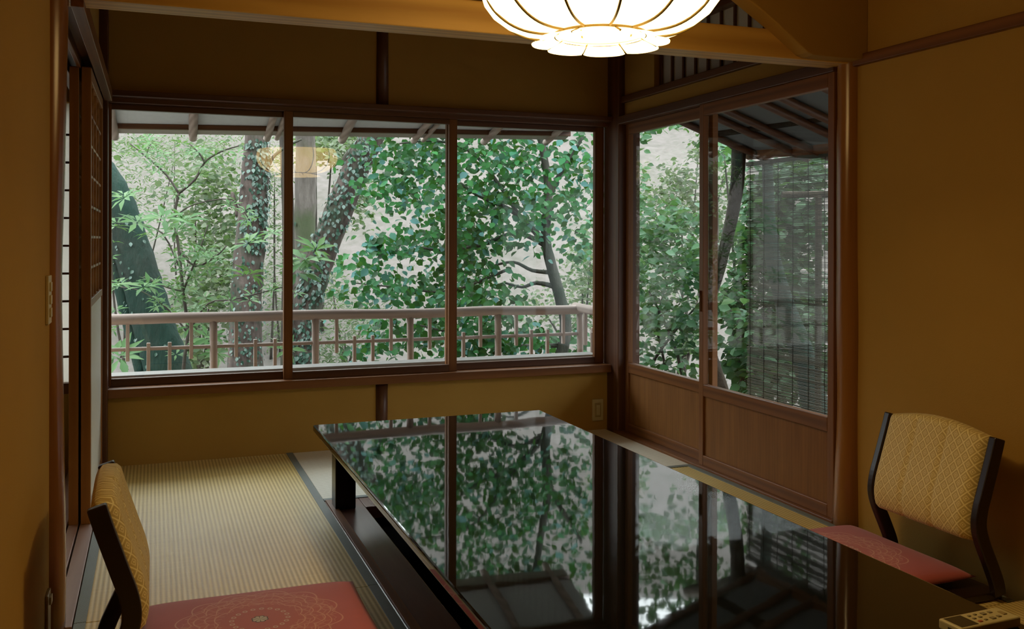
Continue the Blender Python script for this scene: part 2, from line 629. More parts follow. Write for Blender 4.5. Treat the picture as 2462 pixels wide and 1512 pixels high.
def log_post(name, x, y, r, z0, z1, flare, label, knots=()):
    pts, rad = [], []
    rg = random.Random(name)
    N = 26
    for i in range(N + 1):
        t = i / N
        z = z0 + (z1 - z0) * t
        pts.append((x + 0.004 * math.sin(z * 5.1), y + 0.004 * math.cos(z * 4.3), z))
        rr = r * (1 + flare * max(0, 1 - t * 3.2) ** 2) * (1 + 0.02 * math.sin(z * 11))
        for kz, ka in knots:
            rr *= 1 + ka * math.exp(-((z - kz) / 0.07) ** 2)
        rad.append(rr)
    o = MB().tube([(p[0] - x, p[1] - y, p[2] - z0) for p in pts], rad, 24).build(name, M['log'], smooth=True, loc=(x, y, z0))
    return struct(o, label, 'post')


log_post('trim_3', 0.012, -1.985, 0.047, -0.05, ZC, 0.30, 'round polished log post right of the sliding doors', ((1.45, 0.07), (0.85, 0.03)))
log_post('trim_4', -2.769, -2.035, 0.051, -0.05, ZC, 0.10, 'round polished log post at the left door opening', ((1.52, 0.05), (1.64, 0.10), (1.76, 0.14), (1.88, 0.17), (2.0, 0.17), (2.12, .17)))
struct(box('trim_5', (-0.03, 0.10, -0.135, 0.05, -0.05, ZC), M['dark_z'], bevel=0.004), 'dark square corner post between window and sliding doors', 'post')
struct(box('trim_6', (-2.775, -2.69, -0.075, 0.05, -0.05, ZC), M['dark_z'], bevel=0.004), 'dark square corner post left of the window', 'post')
# half round middle posts of the back wall
for nm, z0, z1, lb in (('trim_7', WZ1, ZC, 'dark half-round post on the wall above the window'), ('trim_8', -0.05, WZ0, 'dark half-round post on the wall below the window')):
    o = MB().tube([(0, 0, 0), (0, 0, (z1 - z0) / 2), (0, 0, z1 - z0)], [0.036, 0.034, 0.035], 20).build(nm, M['dark_z'], smooth=True, loc=(-1.357, 0.012, z0))
    struct(o, lb, 'post')
# window head (kamoi) and sill
struct(MB().prism([(-.062, .052), (-.062, .026), (-.012, .022), (-.012, 0), (.10, 0), (.10, .052)], 'x', WX0 + 1.36, WX1 + 1.36).build('trim_9', M['dark_x'], bevel=0.002, loc=(-1.36, 0, 1.748)), 'dark head rail over the triple window', 'trim')
struct(box('trim_10', (WX0, WX1, -0.055, 0.105, 0.335, 0.378), M['frame_x'], bevel=0.003), 'brown window sill below the triple window', 'trim')
# right wall rails
struct(box('trim_11', (-0.03, 0.09, -1.94, -0.12, 1.748, 1.792), M['dark_y'], bevel=0.003), 'dark head rail over the sliding glass doors', 'trim')
struct(box('trim_12', (-0.015, 0.09, -1.94, -0.12, 1.868, 1.905), M['dark_y'], bevel=0.003), 'rail below the barred transom over the doors', 'trim')
struct(box('trim_13', (-0.015, 0.06, -5.6, -2.03, 1.752, 1.792), M['frame_y'], bevel=0.003), 'rail along the right plaster wall at beam height', 'trim')
struct(box('trim_14', (-0.04, 0.10, -1.95, -0.10, -0.05, 0.012), M['frame_y'], bevel=0.003), 'floor track under the sliding glass doors', 'trim')
# left opening: head rail with two grooves, floor track
lh = empty('trim_15')
struct(lh, 'grooved head rail over the left paper sliding doors', 'trim')
under(lh, box('rail', (-2.835, -2.80, -2.0, -0.06, 1.745, 1.80), M['frame_y'], bevel=0.002))
under(lh, box('rail', (-2.762, -2.748, -2.0, -0.06, 1.745, 1.80), M['frame_y'], bevel=0.002))
under(lh, box('rail', (-2.706, -2.672, -2.0, -0.06, 1.745, 1.80), M['frame_y'], bevel=0.002))
under(lh, box('rail', (-2.835, -2.69, -2.0, -0.06, 1.79, 1.86), M['frame_y'], bevel=0.002))
lt = empty('trim_16')
struct(lt, 'worn wooden floor track of the left opening', 'trim')
for x0, x1 in ((-2.86, -2.794), (-2.788, -2.754), (-2.748, -2.70)):
    under(lt, box('track', (x0, x1, -2.0, -0.02, -0.05, 0.004), M['track'], bevel=0.002))

# ------------------------------------------------------------------ straw mats
tatami_n = [0]


def tatami(x0, x1, y0, y1, along, label, borders):
    t = empty('tatami_mat', ((x0 + x1) / 2, (y0 + y1) / 2, -0.05))
    tag(t, label, 'mat', 'straw mats on the floor')
    cx, cy = t.location.x, t.location.y
    g = 0.0012
    bx0, bx1, by0, by1 = x0 + g, x1 - g, y0 + g, y1 - g
    hw = 0.032
    b = MB().box(bx0 - cx, bx1 - cx, by0 - cy, by1 - cy, 0, 0.05)
    b.build('mat', M['tatami_' + along], t, 0.002)
    for side in borders:
        e = {'l': (bx0, bx0 + hw, by0, by1), 'r': (bx1 - hw, bx1, by0, by1), 'n': (bx0, bx1, by0, by0 + hw), 'f': (bx0, bx1, by1 - hw, by1)}[side]
        MB().box(e[0] - cx, e[1] - cx, e[2] - cy, e[3] - cy, 0.045, 0.0525).build('cloth_border', M['heri'], t, 0.001)


tatami(-2.698, -1.82, -1.972, 0.0, 'y', 'golden straw mat running from the window wall beside the table', 'lr')
tatami(-2.698, -1.82, -3.80, -1.972, 'y', 'straw mat under the left floor chair and red cushion', 'lr')
tatami(-1.82, -0.04, -0.955, 0.0, 'x', 'straw mat painted pale for window sheen, lying crosswise under the window behind the table', 'n')
tatami(-0.905, -0.04, -2.78, -0.955, 'y', 'straw mat along the sliding glass doors', 'lr')
tatami(-0.905, 0.0, -4.6, -2.78, 'y', 'straw mat under the table corner with the remote control', 'l')
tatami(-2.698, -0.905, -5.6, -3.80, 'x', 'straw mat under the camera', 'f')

# ------------------------------------------------------------------ triple window sashes
SB0, SB1 = 0.378, 0.748


def sash(name, x0, x1, y, label, st=(0.03, 0.03)):
    r = empty(name, ((x0 + x1) / 2, y, 0.378))
    struct(r, label, 'window')
    t = 0.03
    z0, z1, zb, zt = 0.378, 1.748, 0.415, 1.72
    under(r, box('stile', (x0, x0 + st[0], y - t / 2, y + t / 2, z0, z1), M['frame_z'], bevel=0.002))
    under(r, box('stile', (x1 - st[1], x1, y - t / 2, y + t / 2, z0, z1), M['frame_z'], bevel=0.002))
    under(r, box('rail', (x0 + st[0], x1 - st[1], y - t / 2, y + t / 2, z0, zb), M['dark_x'], bevel=0.002))
    under(r, box('rail', (x0 + st[0], x1 - st[1], y - t / 2, y + t / 2, zt, z1), M['dark_x'], bevel=0.002))
    under(r, box('pane', (x0 + st[0] - .004, x1 - st[1] + .004, y - .002, y + .002, zb - .004, zt + .004), M['glass']))
    return r


sash('window_1', -2.69, -1.822, 0.052, 'left sash of the triple window', (0.012, 0.04))
sash('window_2', -1.866, -0.942, 0.012, 'middle sash of the triple window', (0.045, 0.045))
sash('window_3', -0.990, -0.034, 0.052, 'right sash of the triple window', (0.04, 0.058))
struct(box('trim_17', (-2.69, -0.03, 0.11, 0.24, 0.392, 0.420), M['ledge'], bevel=0.003), 'pale outer ledge outside the triple window', 'trim')


# ------------------------------------------------------------------ sliding glass doors
def glass_door(name, y0, y1, x, label):
    r = empty(name, (x, (y0 + y1) / 2, 0.012))
    struct(r, label, 'door')
    t, s = 0.03, 0.036
    z0, z1 = 0.012, 1.748
    under(r, box('stile', (x - t / 2, x + t / 2, y0, y0 + s, z0, z1), M['frame_z'], bevel=0.002))
    under(r, box('stile', (x - t / 2, x + t / 2, y1 - s, y1, z0, z1), M['frame_z'], bevel=0.002))
    for a, b in ((z0, 0.062), (0.345, 0.402), (1.690, z1)):
        under(r, box('rail', (x - t / 2, x + t / 2, y0 + s, y1 - s, a, b), M['frame_y'], bevel=0.003))
    under(r, box('lower_panel', (x - .004, x + .006, y0 + s, y1 - s, 0.062, 0.345), M['board']))
    under(r, box('pane', (x - .002, x + .002, y0 + s - .004, y1 - s + .004, 0.398, 1.694), M['glass']))
    k = MB().tube([(0, 0, -0.05), (0, 0, 0.05)], 0.006, 8)
    under(r, k.build('finger_pull', M['dark_z'], smooth=True, loc=(x - t / 2 - 0.0035, (y0 + s * 0.5) if x > 0 else (y1 - s * .5), 0.80)))
    return r


glass_door('door_1', -1.03, -0.138, 0.030, 'left sliding glass door with a wooden lower panel')
glass_door('door_2', -1.938, -0.972, -0.008, 'right sliding glass door with a wooden lower panel')
struct(box('trim_18', (0.10, 0.135, -0.085, -0.045, -0.05, 1.95), M['dark_z'], bevel=0.002), 'outer shutter post behind the left glass door', 'post')

# barred transom over the doors
tr = empty('window_4', (0.03, -1.2, 1.905))
struct(tr, 'barred paper transom above the sliding glass doors', 'window')
under(tr, box('backing_paper', (0.055, 0.058, -1.93, -0.47, 1.905, 2.22), M['paper']))
under(tr, box('top_rail', (0.0, 0.06, -1.94, -0.47, 2.19, 2.235), M['dark_y'], bevel=0.002))
for i, y in enumerate([-0.478] + [-0.595 - 0.114 * k for k in range(12)]):
    under(tr, box('bar', (0.042, 0.054, y - (0.007 if i else .014), y + 0.007, 1.905, 2.19), M['dark_z'], bevel=0.001))


# ------------------------------------------------------------------ paper sliding doors on the left
def shoji(name, x, y0, y1, label):
    r = empty(name, (x, (y0 + y1) / 2, 0.004))
    struct(r, label, 'door')
    t = 0.034
    s = 0.034
    z0, z1 = 0.004, 1.75
    zk = 0.86
    for a, b in ((y0, y0 + s), (y1 - s, y1)):
        under(r, box('stile', (x - t / 2, x + t / 2, a, b, z0, z1), M['stile'], bevel=0.002))
    for a, b in ((z0, 0.07), (zk - .03, zk), (1.70, z1)):
        under(r, box('rail', (x - t / 2, x + t / 2, y0 + s, y1 - s, a, b), M['stile'], bevel=0.002))
    under(r, box('lower_panel', (x + .006, x + .012, y0 + s, y1 - s, 0.07, zk - .03), M['panel']))
    under(r, box('paper', (x - .010, x - .0085, y0 + s, y1 - s, zk, 1.70), M['paper']))
    lat = MB()
    for k in range(1, 4):
        yy = y0 + s + (y1 - y0 - 2 * s) * k / 4
        lat.box(x - .008, x + .012, yy - .005, yy + .005, zk, 1.70)
    for k in range(1, 7):
        zz = zk + (1.70 - zk) * k / 7
        lat.box(x - .008, x + .010, y0 + s, y1 - s, zz - .005, zz + .005)
    under(r, lat.build('lattice', M['light_y']))
    return r


shoji('door_3', -2.728, -0.972, -0.085, 'paper sliding door with a white lower panel nearest the room')
shoji('door_4', -2.771, -0.965, -0.08, 'rear paper sliding door stacked behind the first')

# next room: paper window and floor seen through the gap
nr = empty('window_5', (-3.2, 0.05, 0.36))
struct(nr, 'bright paper window of the next room seen through the gap', 'window')
under(nr, box('paper', (-3.7, -2.785, 0.05, 0.052, 0.40, 1.74), M['paper']))
nl = MB()
for k in range(13):
    zz = 0.40 + 0.132 * (k + 1)
    if zz < 1.72:
        nl.box(-3.7, -2.785, 0.03, 0.05, zz - .005, zz + .005)
for k in range(4):
    nl.box(-3.64 + .2 * k - .005, -3.64 + .2 * k + .005, 0.03, 0.05, 0.40, 1.74)
under(nr, nl.build('lattice', M['dark_x']))
under(nr, box('rail', (-3.7, -2.785, 0.0, 0.06, 0.36, 0.41), M['frame_x'], bevel=0.002))
struct(MB().box(-3.95, -3.9, -5.7, 0.1, -0.09, ZC).box(-3.9, XL - .1, -5.7, -5.6, -0.09, ZC).build('wall_next_room', M['plaster']), 'plaster wall of the next room', 'wall')
tatami(-3.78, -2.90, -1.9, -0.0, 'y', 'straw mat in the next room beyond the left opening', 'lr')
struct(MB().box(-3.9, XL - 0.1, -5.7, 0.1, -0.09, -0.05).build('floor_next_room', M['rim']), 'boarded floor of the next room', 'floor')

# ------------------------------------------------------------------ lacquer table
tb = empty('low_table', (-1.397, -2.37, 0.0))
tag(tb, 'long low black lacquered table reflecting the garden', 'table')
TX0, TX1, TY0, TY1 = -1.857, -0.821, -3.60, -0.892
under(tb, MB().box(TX0 + 1.397, TX1 + 1.397, TY0 + 2.37, TY1 + 2.37, 0.282, 0.310).build('tabletop', M['table'], bevel=0.007, loc=(-1.397, -2.37, 0), seg=3))
under(tb, MB().box(TX0 + .05 + 1.397, TX1 - .05 + 1.397, TY0 + .05 + 2.37, TY1 - .05 + 2.37, 0.250, 0.282).build('apron', M['black'], bevel=0.003, loc=(-1.397, -2.37, 0)))
for lx, ly in ((-1.80, -1.105), (-0.992, -1.105), (-1.80, -3.52), (-0.992, -3.52)):
    under(tb, box('leg', (lx, lx + 0.083, ly, ly + 0.083, 0.0, 0.252), M['black'], bevel=0.003))


# ------------------------------------------------------------------ floor chairs (local: faces +x, z up)
def floor_chair(loc, rz, label):
    c = empty('legless_chair', loc, rz)
    tag(c, label, 'chair', 'floor chairs at the table')
    side = [(-0.012, 0.020), (-0.004, 0.06), (0.022, 0.12), (0.052, 0.185), (0.066, 0.235), (0.060, 0.285), (0.042, 0.34), (0.022, 0.40), (0.004, 0.455), (-0.008, 0.495)]
    pts = []
    for i in range(len(side) - 1):            # Catmull-Rom through the side profile
        p0, p1, p2, p3 = [Vector(side[k]) for k in (max(i - 1, 0), i, i + 1, min(i + 2, len(side) - 1))]
        for s in range(4):
            t = s / 4
            pts.append(0.5 * ((2 * p1) + (p2 - p0) * t + (2 * p0 - 5 * p1 + 4 * p2 - p3) * t * t + (3 * p1 - 3 * p2 + p3 - p0) * t ** 3))
    pts.append(Vector(side[-1]))

    def normal(i):
        d = pts[min(i + 1, len(pts) - 1)] - pts[max(i - 1, 0)]
        return Vector((d.y, -d.x)).normalized()
    front, back = [], []
    for i, p in enumerate(pts):
        n = normal(i)
        front.append(p + n * 0.021)
        back.append(p - n * 0.021)
    poly = [(p.x, p.y) for p in front] + [(p.x, p.y) for p in reversed(back)]
    for y0 in (-0.232, 0.206):
        MB().prism(poly, 'y', y0, y0 + 0.026).build('side_rail', M['black_wood'], c, 0.004, smooth=False)
    seat = [(-0.035, 0.004), (0.43, 0.004), (0.44, 0.016), (0.43, 0.027), (-0.035, 0.027)]
    MB().prism(seat, 'y', -0.215, 0.215).build('seat', M['black_wood'], c, 0.004)
    # padded back: front and rear surfaces over the upper profile, grooved at thirds
    use = [i for i, p in enumerate(pts) if p.y > 0.185]
    NU = 41
    mb = MB()
    ringF, ringB = [], []
    for j, i in enumerate(use):
        p, n = pts[i], normal(i)
        v = j / (len(use) - 1)
        edge_v = min(1.0, min(v, 1 - v) / 0.10)
        rf, rb = [], []
        for k in range(NU):
            u = k / (NU - 1)
            y = -0.206 + 0.412 * u
            eu = min(1.0, min(u, 1 - u) / 0.09)
            puff = (math.sin(eu * math.pi / 2) ** 0.7) * (math.sin(edge_v * math.pi / 2) ** 0.6)
            g = sum(math.exp(-((u - gu) / 0.012) ** 2) for gu in (0.345, 0.655))
            crown = 0.028 * math.sin(math.pi * u) * v ** 3
            f = p + n * (0.006 + 0.030 * puff - 0.007 * g * puff)
            b = p - n * (0.004 + 0.017 * puff)
            rf.append((f.x, y, f.y + crown))
            rb.append((b.x, y, b.y + crown))
        ringF.append(rf)
        ringB.append(rb)
    nv = len(use)
    for r in ringF:
        mb.v += r
    off = len(mb.v)
    for r in ringB:
        mb.v += r
    for j in range(nv - 1):
        for k in range(NU - 1):
            a = j * NU + k
            mb.f.append((a, a + 1, a + NU + 1, a + NU))
            mb.f.append((off + a, off + a + NU, off + a + NU + 1, off + a + 1))
    for k in range(NU - 1):
        mb.f.append((k, off + k, off + k + 1, k + 1))
        a = (nv - 1) * NU + k
        mb.f.append((a, a + 1, off + a + 1, off + a))
    for j in range(nv - 1):
        a = j * NU
        mb.f.append((a, a + NU, off + a + NU, off + a))
        a = j * NU + NU - 1
        mb.f.append((a, off + a, off + a + NU, a + NU))
    mb.build('back_cushion', M['brocade'], c, smooth=True)
    return c


floor_chair((-2.597, -2.395, 0.0), 0.0, 'gold brocade floor chair seen side-on by the left wall')
floor_chair((-0.105, -2.545, 0.0), math.pi, 'gold brocade floor chair facing left against the right wall')


def zabuton(loc, sx, sy, th, label):
    N = 36
    mb = MB()
    for s in (1, -1):
        for j in range(N + 1):
            for i in range(N + 1):
                u, v = i / N * 2 - 1, j / N * 2 - 1
                eu, ev = 1 - abs(u) ** 6, 1 - abs(v) ** 6
                h = th / 2 * (max(0, eu * ev)) ** 0.5 * (0.80 + 0.20 * (1 - u * u) * (1 - v * v))
                if s < 0:
                    h = min(h, th / 2 * 0.85)
                pin = 1 - 0.03 * (1 - (u * v) ** 2 * 0) * 0
                mb.v.append((u * sx / 2 * (1 - 0.018 * (1 - abs(v) ** 2) * 0 - 0.02 * (1 - v * v) * abs(u)), v * sy / 2 * (1 - 0.02 * (1 - u * u) * abs(v)), th / 2 + s * h))
    n1 = (N + 1) ** 2
    for j in range(N):
        for i in range(N):
            a = j * (N + 1) + i
            mb.f.append((a, a + 1, a + N + 2, a + N + 1))
            mb.f.append((n1 + a, n1 + a + N + 1, n1 + a + N + 2, n1 + a + 1))
    o = mb.build('floor_cushion', M['zabuton'], smooth=True, loc=loc)
    bm = bmesh.new()
    bm.from_mesh(o.data)
    bmesh.ops.remove_doubles(bm, verts=bm.verts, dist=1e-5)
    bmesh.ops.recalc_face_normals(bm, faces=bm.faces)
    bm.to_mesh(o.data)
    bm.free()
    return tag(o, label, 'cushion', 'red medallion floor cushions')


zabuton((-2.222, -2.345, 0.027), 0.60, 0.545, 0.062, 'red medallion floor cushion on the left chair in the foreground')
zabuton((-0.41, -2.42, 0.027), 0.60, 0.56, 0.058, 'red medallion floor cushion on the right chair, partly hidden by the table')

# ------------------------------------------------------------------ lotus lamp
LX, LY = -1.412, -2.72
lp = empty('pendant_lamp', (LX, LY, 1.59))
tag(lp, 'glowing white lotus-shaped pendant lamp over the table', 'lamp')
prof = [(0.118, 0.032), (0.16, 0.033), (0.205, 0.040), (0.245, 0.056), (0.280, 0.082), (0.302, 0.112), (0.314, 0.150), (0.312, 0.190), (0.298, 0.222)]
NA = 144


def lobed(r, a, amp):
    c = abs(math.cos(6 * a))          # ribs at 15 deg + k*30 deg
    return r * (1 - amp + amp * c ** 0.6)


mb = MB()
for (r, z) in prof:
    for k in range(NA):
        a = 2 * math.pi * k / NA
        rr = lobed(r, a, 0.045 * min(1, (r - 0.10) / 0.12))
        mb.v.append((rr * math.cos(a), rr * math.sin(a), z))
for j in range(len(prof) - 1):
    for k in range(NA):
        a, b = j * NA + k, j * NA + (k + 1) % NA
        mb.f.append((a, b, b + NA, a + NA))
sh = mb.build('shade', M['shade'], lp, smooth=True)
for k in range(12):
    a = math.radians(15 + 30 * k) - 0.02
    pts = []
    for (r, z) in prof:
        rr = lobed(r, math.radians(15 + 30 * k), 0.045 * min(1, (r - 0.10) / 0.12)) + 0.0012
        pts.append((rr * math.cos(a + .02), rr * math.sin(a + .02), z - 0.0025))
    MB().tube(pts, 0.0034, 6, 3).build('rib', M['gold'], lp, smooth=True)
MB().tube([(0.119 * math.cos(2 * math.pi * k / 48), 0.119 * math.sin(2 * math.pi * k / 48), 0.029) for k in range(49)], 0.0045, 6, cap=False).build('ring', M['gold'], lp, smooth=True)
# bulb: a shallow round tube lamp just above the open bottom
M['bulb'] = NT('lit_bulb')
_e = M['bulb'].add('ShaderNodeEmission')
_e.inputs[0].default_value = (1.0, 0.72, 0.32, 1)
_e.inputs[1].default_value = BULB_STR
M['bulb'] = M['bulb'].done(_e)
MB().tube([(0, 0, 0.105), (0, 0, 0.100), (0, 0, 0.085), (0, 0, 0.075), (0, 0, 0.070)], [0.05, 0.085, 0.095, 0.085, 0.05], 32).build('bulb', M['bulb'], lp, smooth=True)
MB().tube([(0, 0, 0.190), (0, 0, 0.194)], [0.225, 0.215], 40).build('added_light_stop', M['panel'], lp, smooth=False)  # added opaque disc, keeps bulb light off the ceiling and upper wall
# lower flared petals (open skirt of eight points)
for k in range(8):
    a0 = 2 * math.pi * k / 8 + 0.25
    hw = math.pi / 8 * 0.97
    mb = MB()
    NU, NV = 10, 5
    for j in range(NV + 1):
        v = j / NV
        for i in range(NU + 1):
            u = i / NU * 2 - 1
            a = a0 + u * hw
            tip = 1 - 0.13 * abs(u) ** 3
            r = 0.112 + (0.178 * tip - 0.112) * v
            mb.v.append((r * math.cos(a), r * math.sin(a), 0.030 - 0.020 * v ** 0.8))
    for j in range(NV):
        for i in range(NU):
            q = j * (NU + 1) + i
            mb.f.append((q, q + 1, q + NU + 2, q + NU + 1))
    pt = mb.build('petal', M['shade'], lp, smooth=True)
    md = pt.modifiers.new('thickness', 'SOLIDIFY')
    md.thickness = 0.002
    for s in (-1,):
        ws = [(0.112 * math.cos(a0 + s * hw), 0.112 * math.sin(a0 + s * hw), 0.0285), (0.155 * math.cos(a0 + s * hw), 0.155 * math.sin(a0 + s * hw), 0.010)]
        MB().tube(ws, 0.0026, 6).build('petal_wire', M['gold'], pt, smooth=True)
cap = MB().tube([(0, 0, 0.20), (0, 0, 0.235)], [0.05, 0.03], 20).build('cap', M['dark_z'], lp, smooth=True)
br = MB()
for k in range(4):
    a = math.pi / 2 * k + math.radians(15)
    br.tube([(0.03 * math.cos(a), 0.03 * math.sin(a), 0.22), (0.297 * math.cos(a), 0.297 * math.sin(a), 0.221)], 0.003, 6)
br.build('spoke', M['gold'], lp, smooth=True)
MB().tube([(0, 0, 0.23), (0, 0, ZC - 1.59)], 0.004, 8).build('cord', M['string'], lp, smooth=True)
MB().tube([(0, 0, ZC - 1.59 - 0.03), (0, 0, ZC - 1.59)], [0.045, 0.055], 20).build('ceiling_rose', M['dark_z'], lp, smooth=True)

# ------------------------------------------------------------------ remote control on the table corner
rc = empty('remote_control', (-0.924, -3.466, 0.310))
tag(rc, 'cream remote control lying on the near right table corner', 'remote control')
rz = 0.025
body = MB().box(-0.081, 0.081, -0.029, 0.029, 0.001, 0.021).build('body', M['cream'], rc, 0.004, seg=3)
MB().box(-0.074, -0.028, -0.023, 0.023, 0.0205, 0.0216).build('display', M['lcd'], rc, 0.0005)
for bx, by, w, d, m in ((-0.015, 0.013, .007, .005, 'button'), (-0.015, 0.0, .007, .005, 'button'), (-0.015, -0.015, .009, .006, 'red_button'), (0.002, 0.014, .007, .005, 'button'), (0.002, 0.001, .008, .005, 'button'), (0.002, -0.013, .007, .005, 'button'), (0.022, 0.011, .011, .009, 'button'), (0.022, -0.012, .011, .009, 'button'), (0.041, 0.012, .009, .007, 'button'), (0.041, -0.010, .009, .007, 'button'), (0.062, 0.0, .010, .016, 'cream_dark')):
    MB().box(bx - w / 2, bx + w / 2, by - d / 2, by + d / 2, 0.0205, 0.0228).build('button', M[m], rc, 0.0006)
MB().box(-0.0818, -0.079, -0.012, 0.004, 0.006, 0.013).build('emitter_window', M['lcd'], rc)
rc.rotation_euler = (0, 0, rz)

# ------------------------------------------------------------------ switch and outlet plates
sw = empty('wall_switch', (-0.0925, 0.0, 0.052))
tag(sw, 'tan rocker switch plate low on the back wall by the corner post', 'switch')
MB().box(-.0345, .0345, -0.008, 0.0, 0.0, 0.124).build('plate', M['cream'], sw, 0.002)
fr_ = MB().box(-.019, .019, -0.011, -0.007, 0.022, 0.102).build('frame', M['cream_dark'], sw, 0.001)
MB().box(-.011, .011, -0.014, -0.010, 0.032, 0.092).build('rocker', M['cream'], fr_, 0.001)
s2 = empty('wall_switch', (XL, -2.155, 0.868))
tag(s2, 'cream switch plate with three buttons on the left foreground wall', 'switch')
MB().box(0, 0.008, -.035, .045, 0.0, 0.128).build('plate', M['cream'], s2, 0.002)
for k in range(3):
    MB().box(.008, .012, -.012, .020, 0.018 + k * .034, 0.042 + k * .034).build('button', M['cream'], s2, 0.001)
s3 = empty('wall_outlet', (XL, -2.155, 0.035))
tag(s3, 'small outlet plate low on the left foreground wall', 'outlet')
MB().box(0, 0.008, -.030, .040, 0.0, 0.125).build('plate', M['cream_dark'], s3, 0.002)
MB().box(.008, .014, -.010, .022, 0.095, 0.115).build('socket', M['cream'], s3, 0.001)

# ------------------------------------------------------------------ veranda, railing, eaves
M['bark_post'] = mat_bark('old_log', (0.012, 0.008, 0.005), (0.036, 0.025, 0.014), (0.016, 0.020, 0.008), 0.3)
vf = MB()
for k in range(5):
    vf.box(-4.0, 0.5, 0.11 + k * 0.105, 0.11 + k * 0.105 + 0.10, -0.14, -0.10)
struct(vf.build('floor_veranda', M['grey_x']), 'weathered board deck outside the triple window', 'floor')
RY = 0.50
rg = random.Random(3)
rl = empty('veranda_railing', (-1.2, RY, -0.10))
tag(rl, 'weathered log railing with staggered pickets outside the window', 'railing')
pl, pr = PY(250, 768, RY), PY(1402, 743, RY)
pts = [pl + (pr - pl) * t + Vector((0, 0, rg.uniform(-.004, .004))) for t in [k / 9 for k in range(10)]]
pts = [pl + (pl - pr) * 0.28] + pts
under(rl, MB().tube(pts, 0.029, 14, 3, 0.02, rg).build('top_rail', M['grey_x'], smooth=True))
pe = Vector((pr.x - 0.03, RY + 0.06, pr.z + 0.012))
under(rl, MB().tube([pe, (pr.x - 0.03, 0.32, pr.z + 0.006), (pr.x - .03, 0.12, pr.z)], 0.028, 14, 2, 0.02, rg).build('side_rail', M['grey_y'], smooth=True))
ml, mr = PY(274, 841, RY), PY(1387, 802, RY)
under(rl, MB().tube([ml + (ml - mr) * 0.28, ml, mr], 0.0105, 10).build('lower_rail', M['grey_x'], smooth=True))
for px in (0, 250, 513, 758, 986, 1197, 1394):
    x = PY(px, 770, RY).x
    zt = pl.z + (pr.z - pl.z) * (x - pl.x) / (pr.x - pl.x)
    under(rl, MB().tube([(x, RY, -0.10), (x + .003, RY, 0.3), (x, RY, zt)], [0.022, 0.020, 0.021], 12, 3, 0.02, rg).build('post', M['grey_z'], smooth=True))
for px in (50, 205, 307, 460, 568, 809, 940, 1033, 1155, 1241, 1354):
    x = PY(px, 770, RY).x
    zt = pl.z + (pr.z - pl.z) * (x - pl.x) / (pr.x - pl.x)
    under(rl, box('picket', (x - .0095, x + .0095, RY - .012, RY + .012, 0.443, zt), M['grey_z'], bevel=0.003))
for px in (100, 150, 357, 408, 614, 661, 852, 896, 1073, 1114, 1277, 1316, 1425):
    x = PY(px, 820, RY).x
    under(rl, box('picket', (x - .0095, x + .0095, RY - .012, RY + .012, -0.10, 0.537), M['grey_z'], bevel=0.003))
for yy, z0, z1 in ((0.40, 0.44, 0.645), (0.30, -0.10, 0.53), (0.20, 0.44, 0.645)):
    under(rl, box('picket', (pr.x - .042, pr.x - .02, yy - .0095, yy + .0095, z0, z1), M['grey_z'], bevel=0.003))

ev = empty('trim_19', (-1.3, 0.5, 1.7))
struct(ev, 'eave with log rafters outside the triple window', 'eave')


def eave_z(x, y):
    edge = 1.716 + (x + 2.7) * 0.0262
    return edge + (1.02 - y) * 0.24


def skew(name, x0, x1, y0, y1, dz0, dz1, mat):
    mb = MB()
    for dz in (dz0, dz1):
        for x, y in ((x0, y0), (x1, y0), (x1, y1), (x0, y1)):
            mb.v.append((x, y, eave_z(x, y) + dz))
    mb.f = [(3, 2, 1, 0), (4, 5, 6, 7), (0, 1, 5, 4), (1, 2, 6, 5), (2, 3, 7, 6), (3, 0, 4, 7)]
    return mb.build(name, mat)


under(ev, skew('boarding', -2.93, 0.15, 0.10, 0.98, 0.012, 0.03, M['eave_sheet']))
under(ev, skew('roof_covering', -2.95, 0.15, 0.10, 1.0, 0.035, 0.07, M['roof']))
under(ev, skew('edge_strip', -2.95, 0.15, 0.93, 1.02, -0.010, 0.02, M['eave_strip']))
under(ev, skew('batten', -2.94, 0.15, 0.915, 0.928, -0.018, 0.01, M['dark_x']))
for x, r in ((-2.70, .024), (-2.268, .025), (-1.835, .022), (-1.775, .016), (-1.372, .026), (-0.905, .022), (-0.84, .016), (-0.42, .024), (0.03, .022)):
    j = rg.uniform(-.02, .02)
    under(ev, MB().tube([(x - .01, 0.10, eave_z(x, 0.10) - r * .6), (x + j, 0.55, eave_z(x, 0.55) - r * .6), (x, 1.07, eave_z(x, 1.07) - r * .6)], r, 12, 4, 0.04, rg).build('rafter', M['grey_y'], smooth=True))

# eave of the right side
er = empty('trim_20', (0.6, -0.8, 1.7))
struct(er, 'dark eave with log purlin and rafters outside the glass doors', 'eave')


def eave2_z(x, y):
    return 1.60 + (1.15 - x) * 0.34 + y * 0.03


def skew2(name, x0, x1, y0, y1, dz0, dz1, mat):
    mb = MB()
    for dz in (dz0, dz1):
        for x, y in ((x0, y0), (x1, y0), (x1, y1), (x0, y1)):
            mb.v.append((x, y, eave2_z(x, y) + dz))
    mb.f = [(3, 2, 1, 0), (4, 5, 6, 7), (0, 1, 5, 4), (1, 2, 6, 5), (2, 3, 7, 6), (3, 0, 4, 7)]
    return mb.build(name, mat)


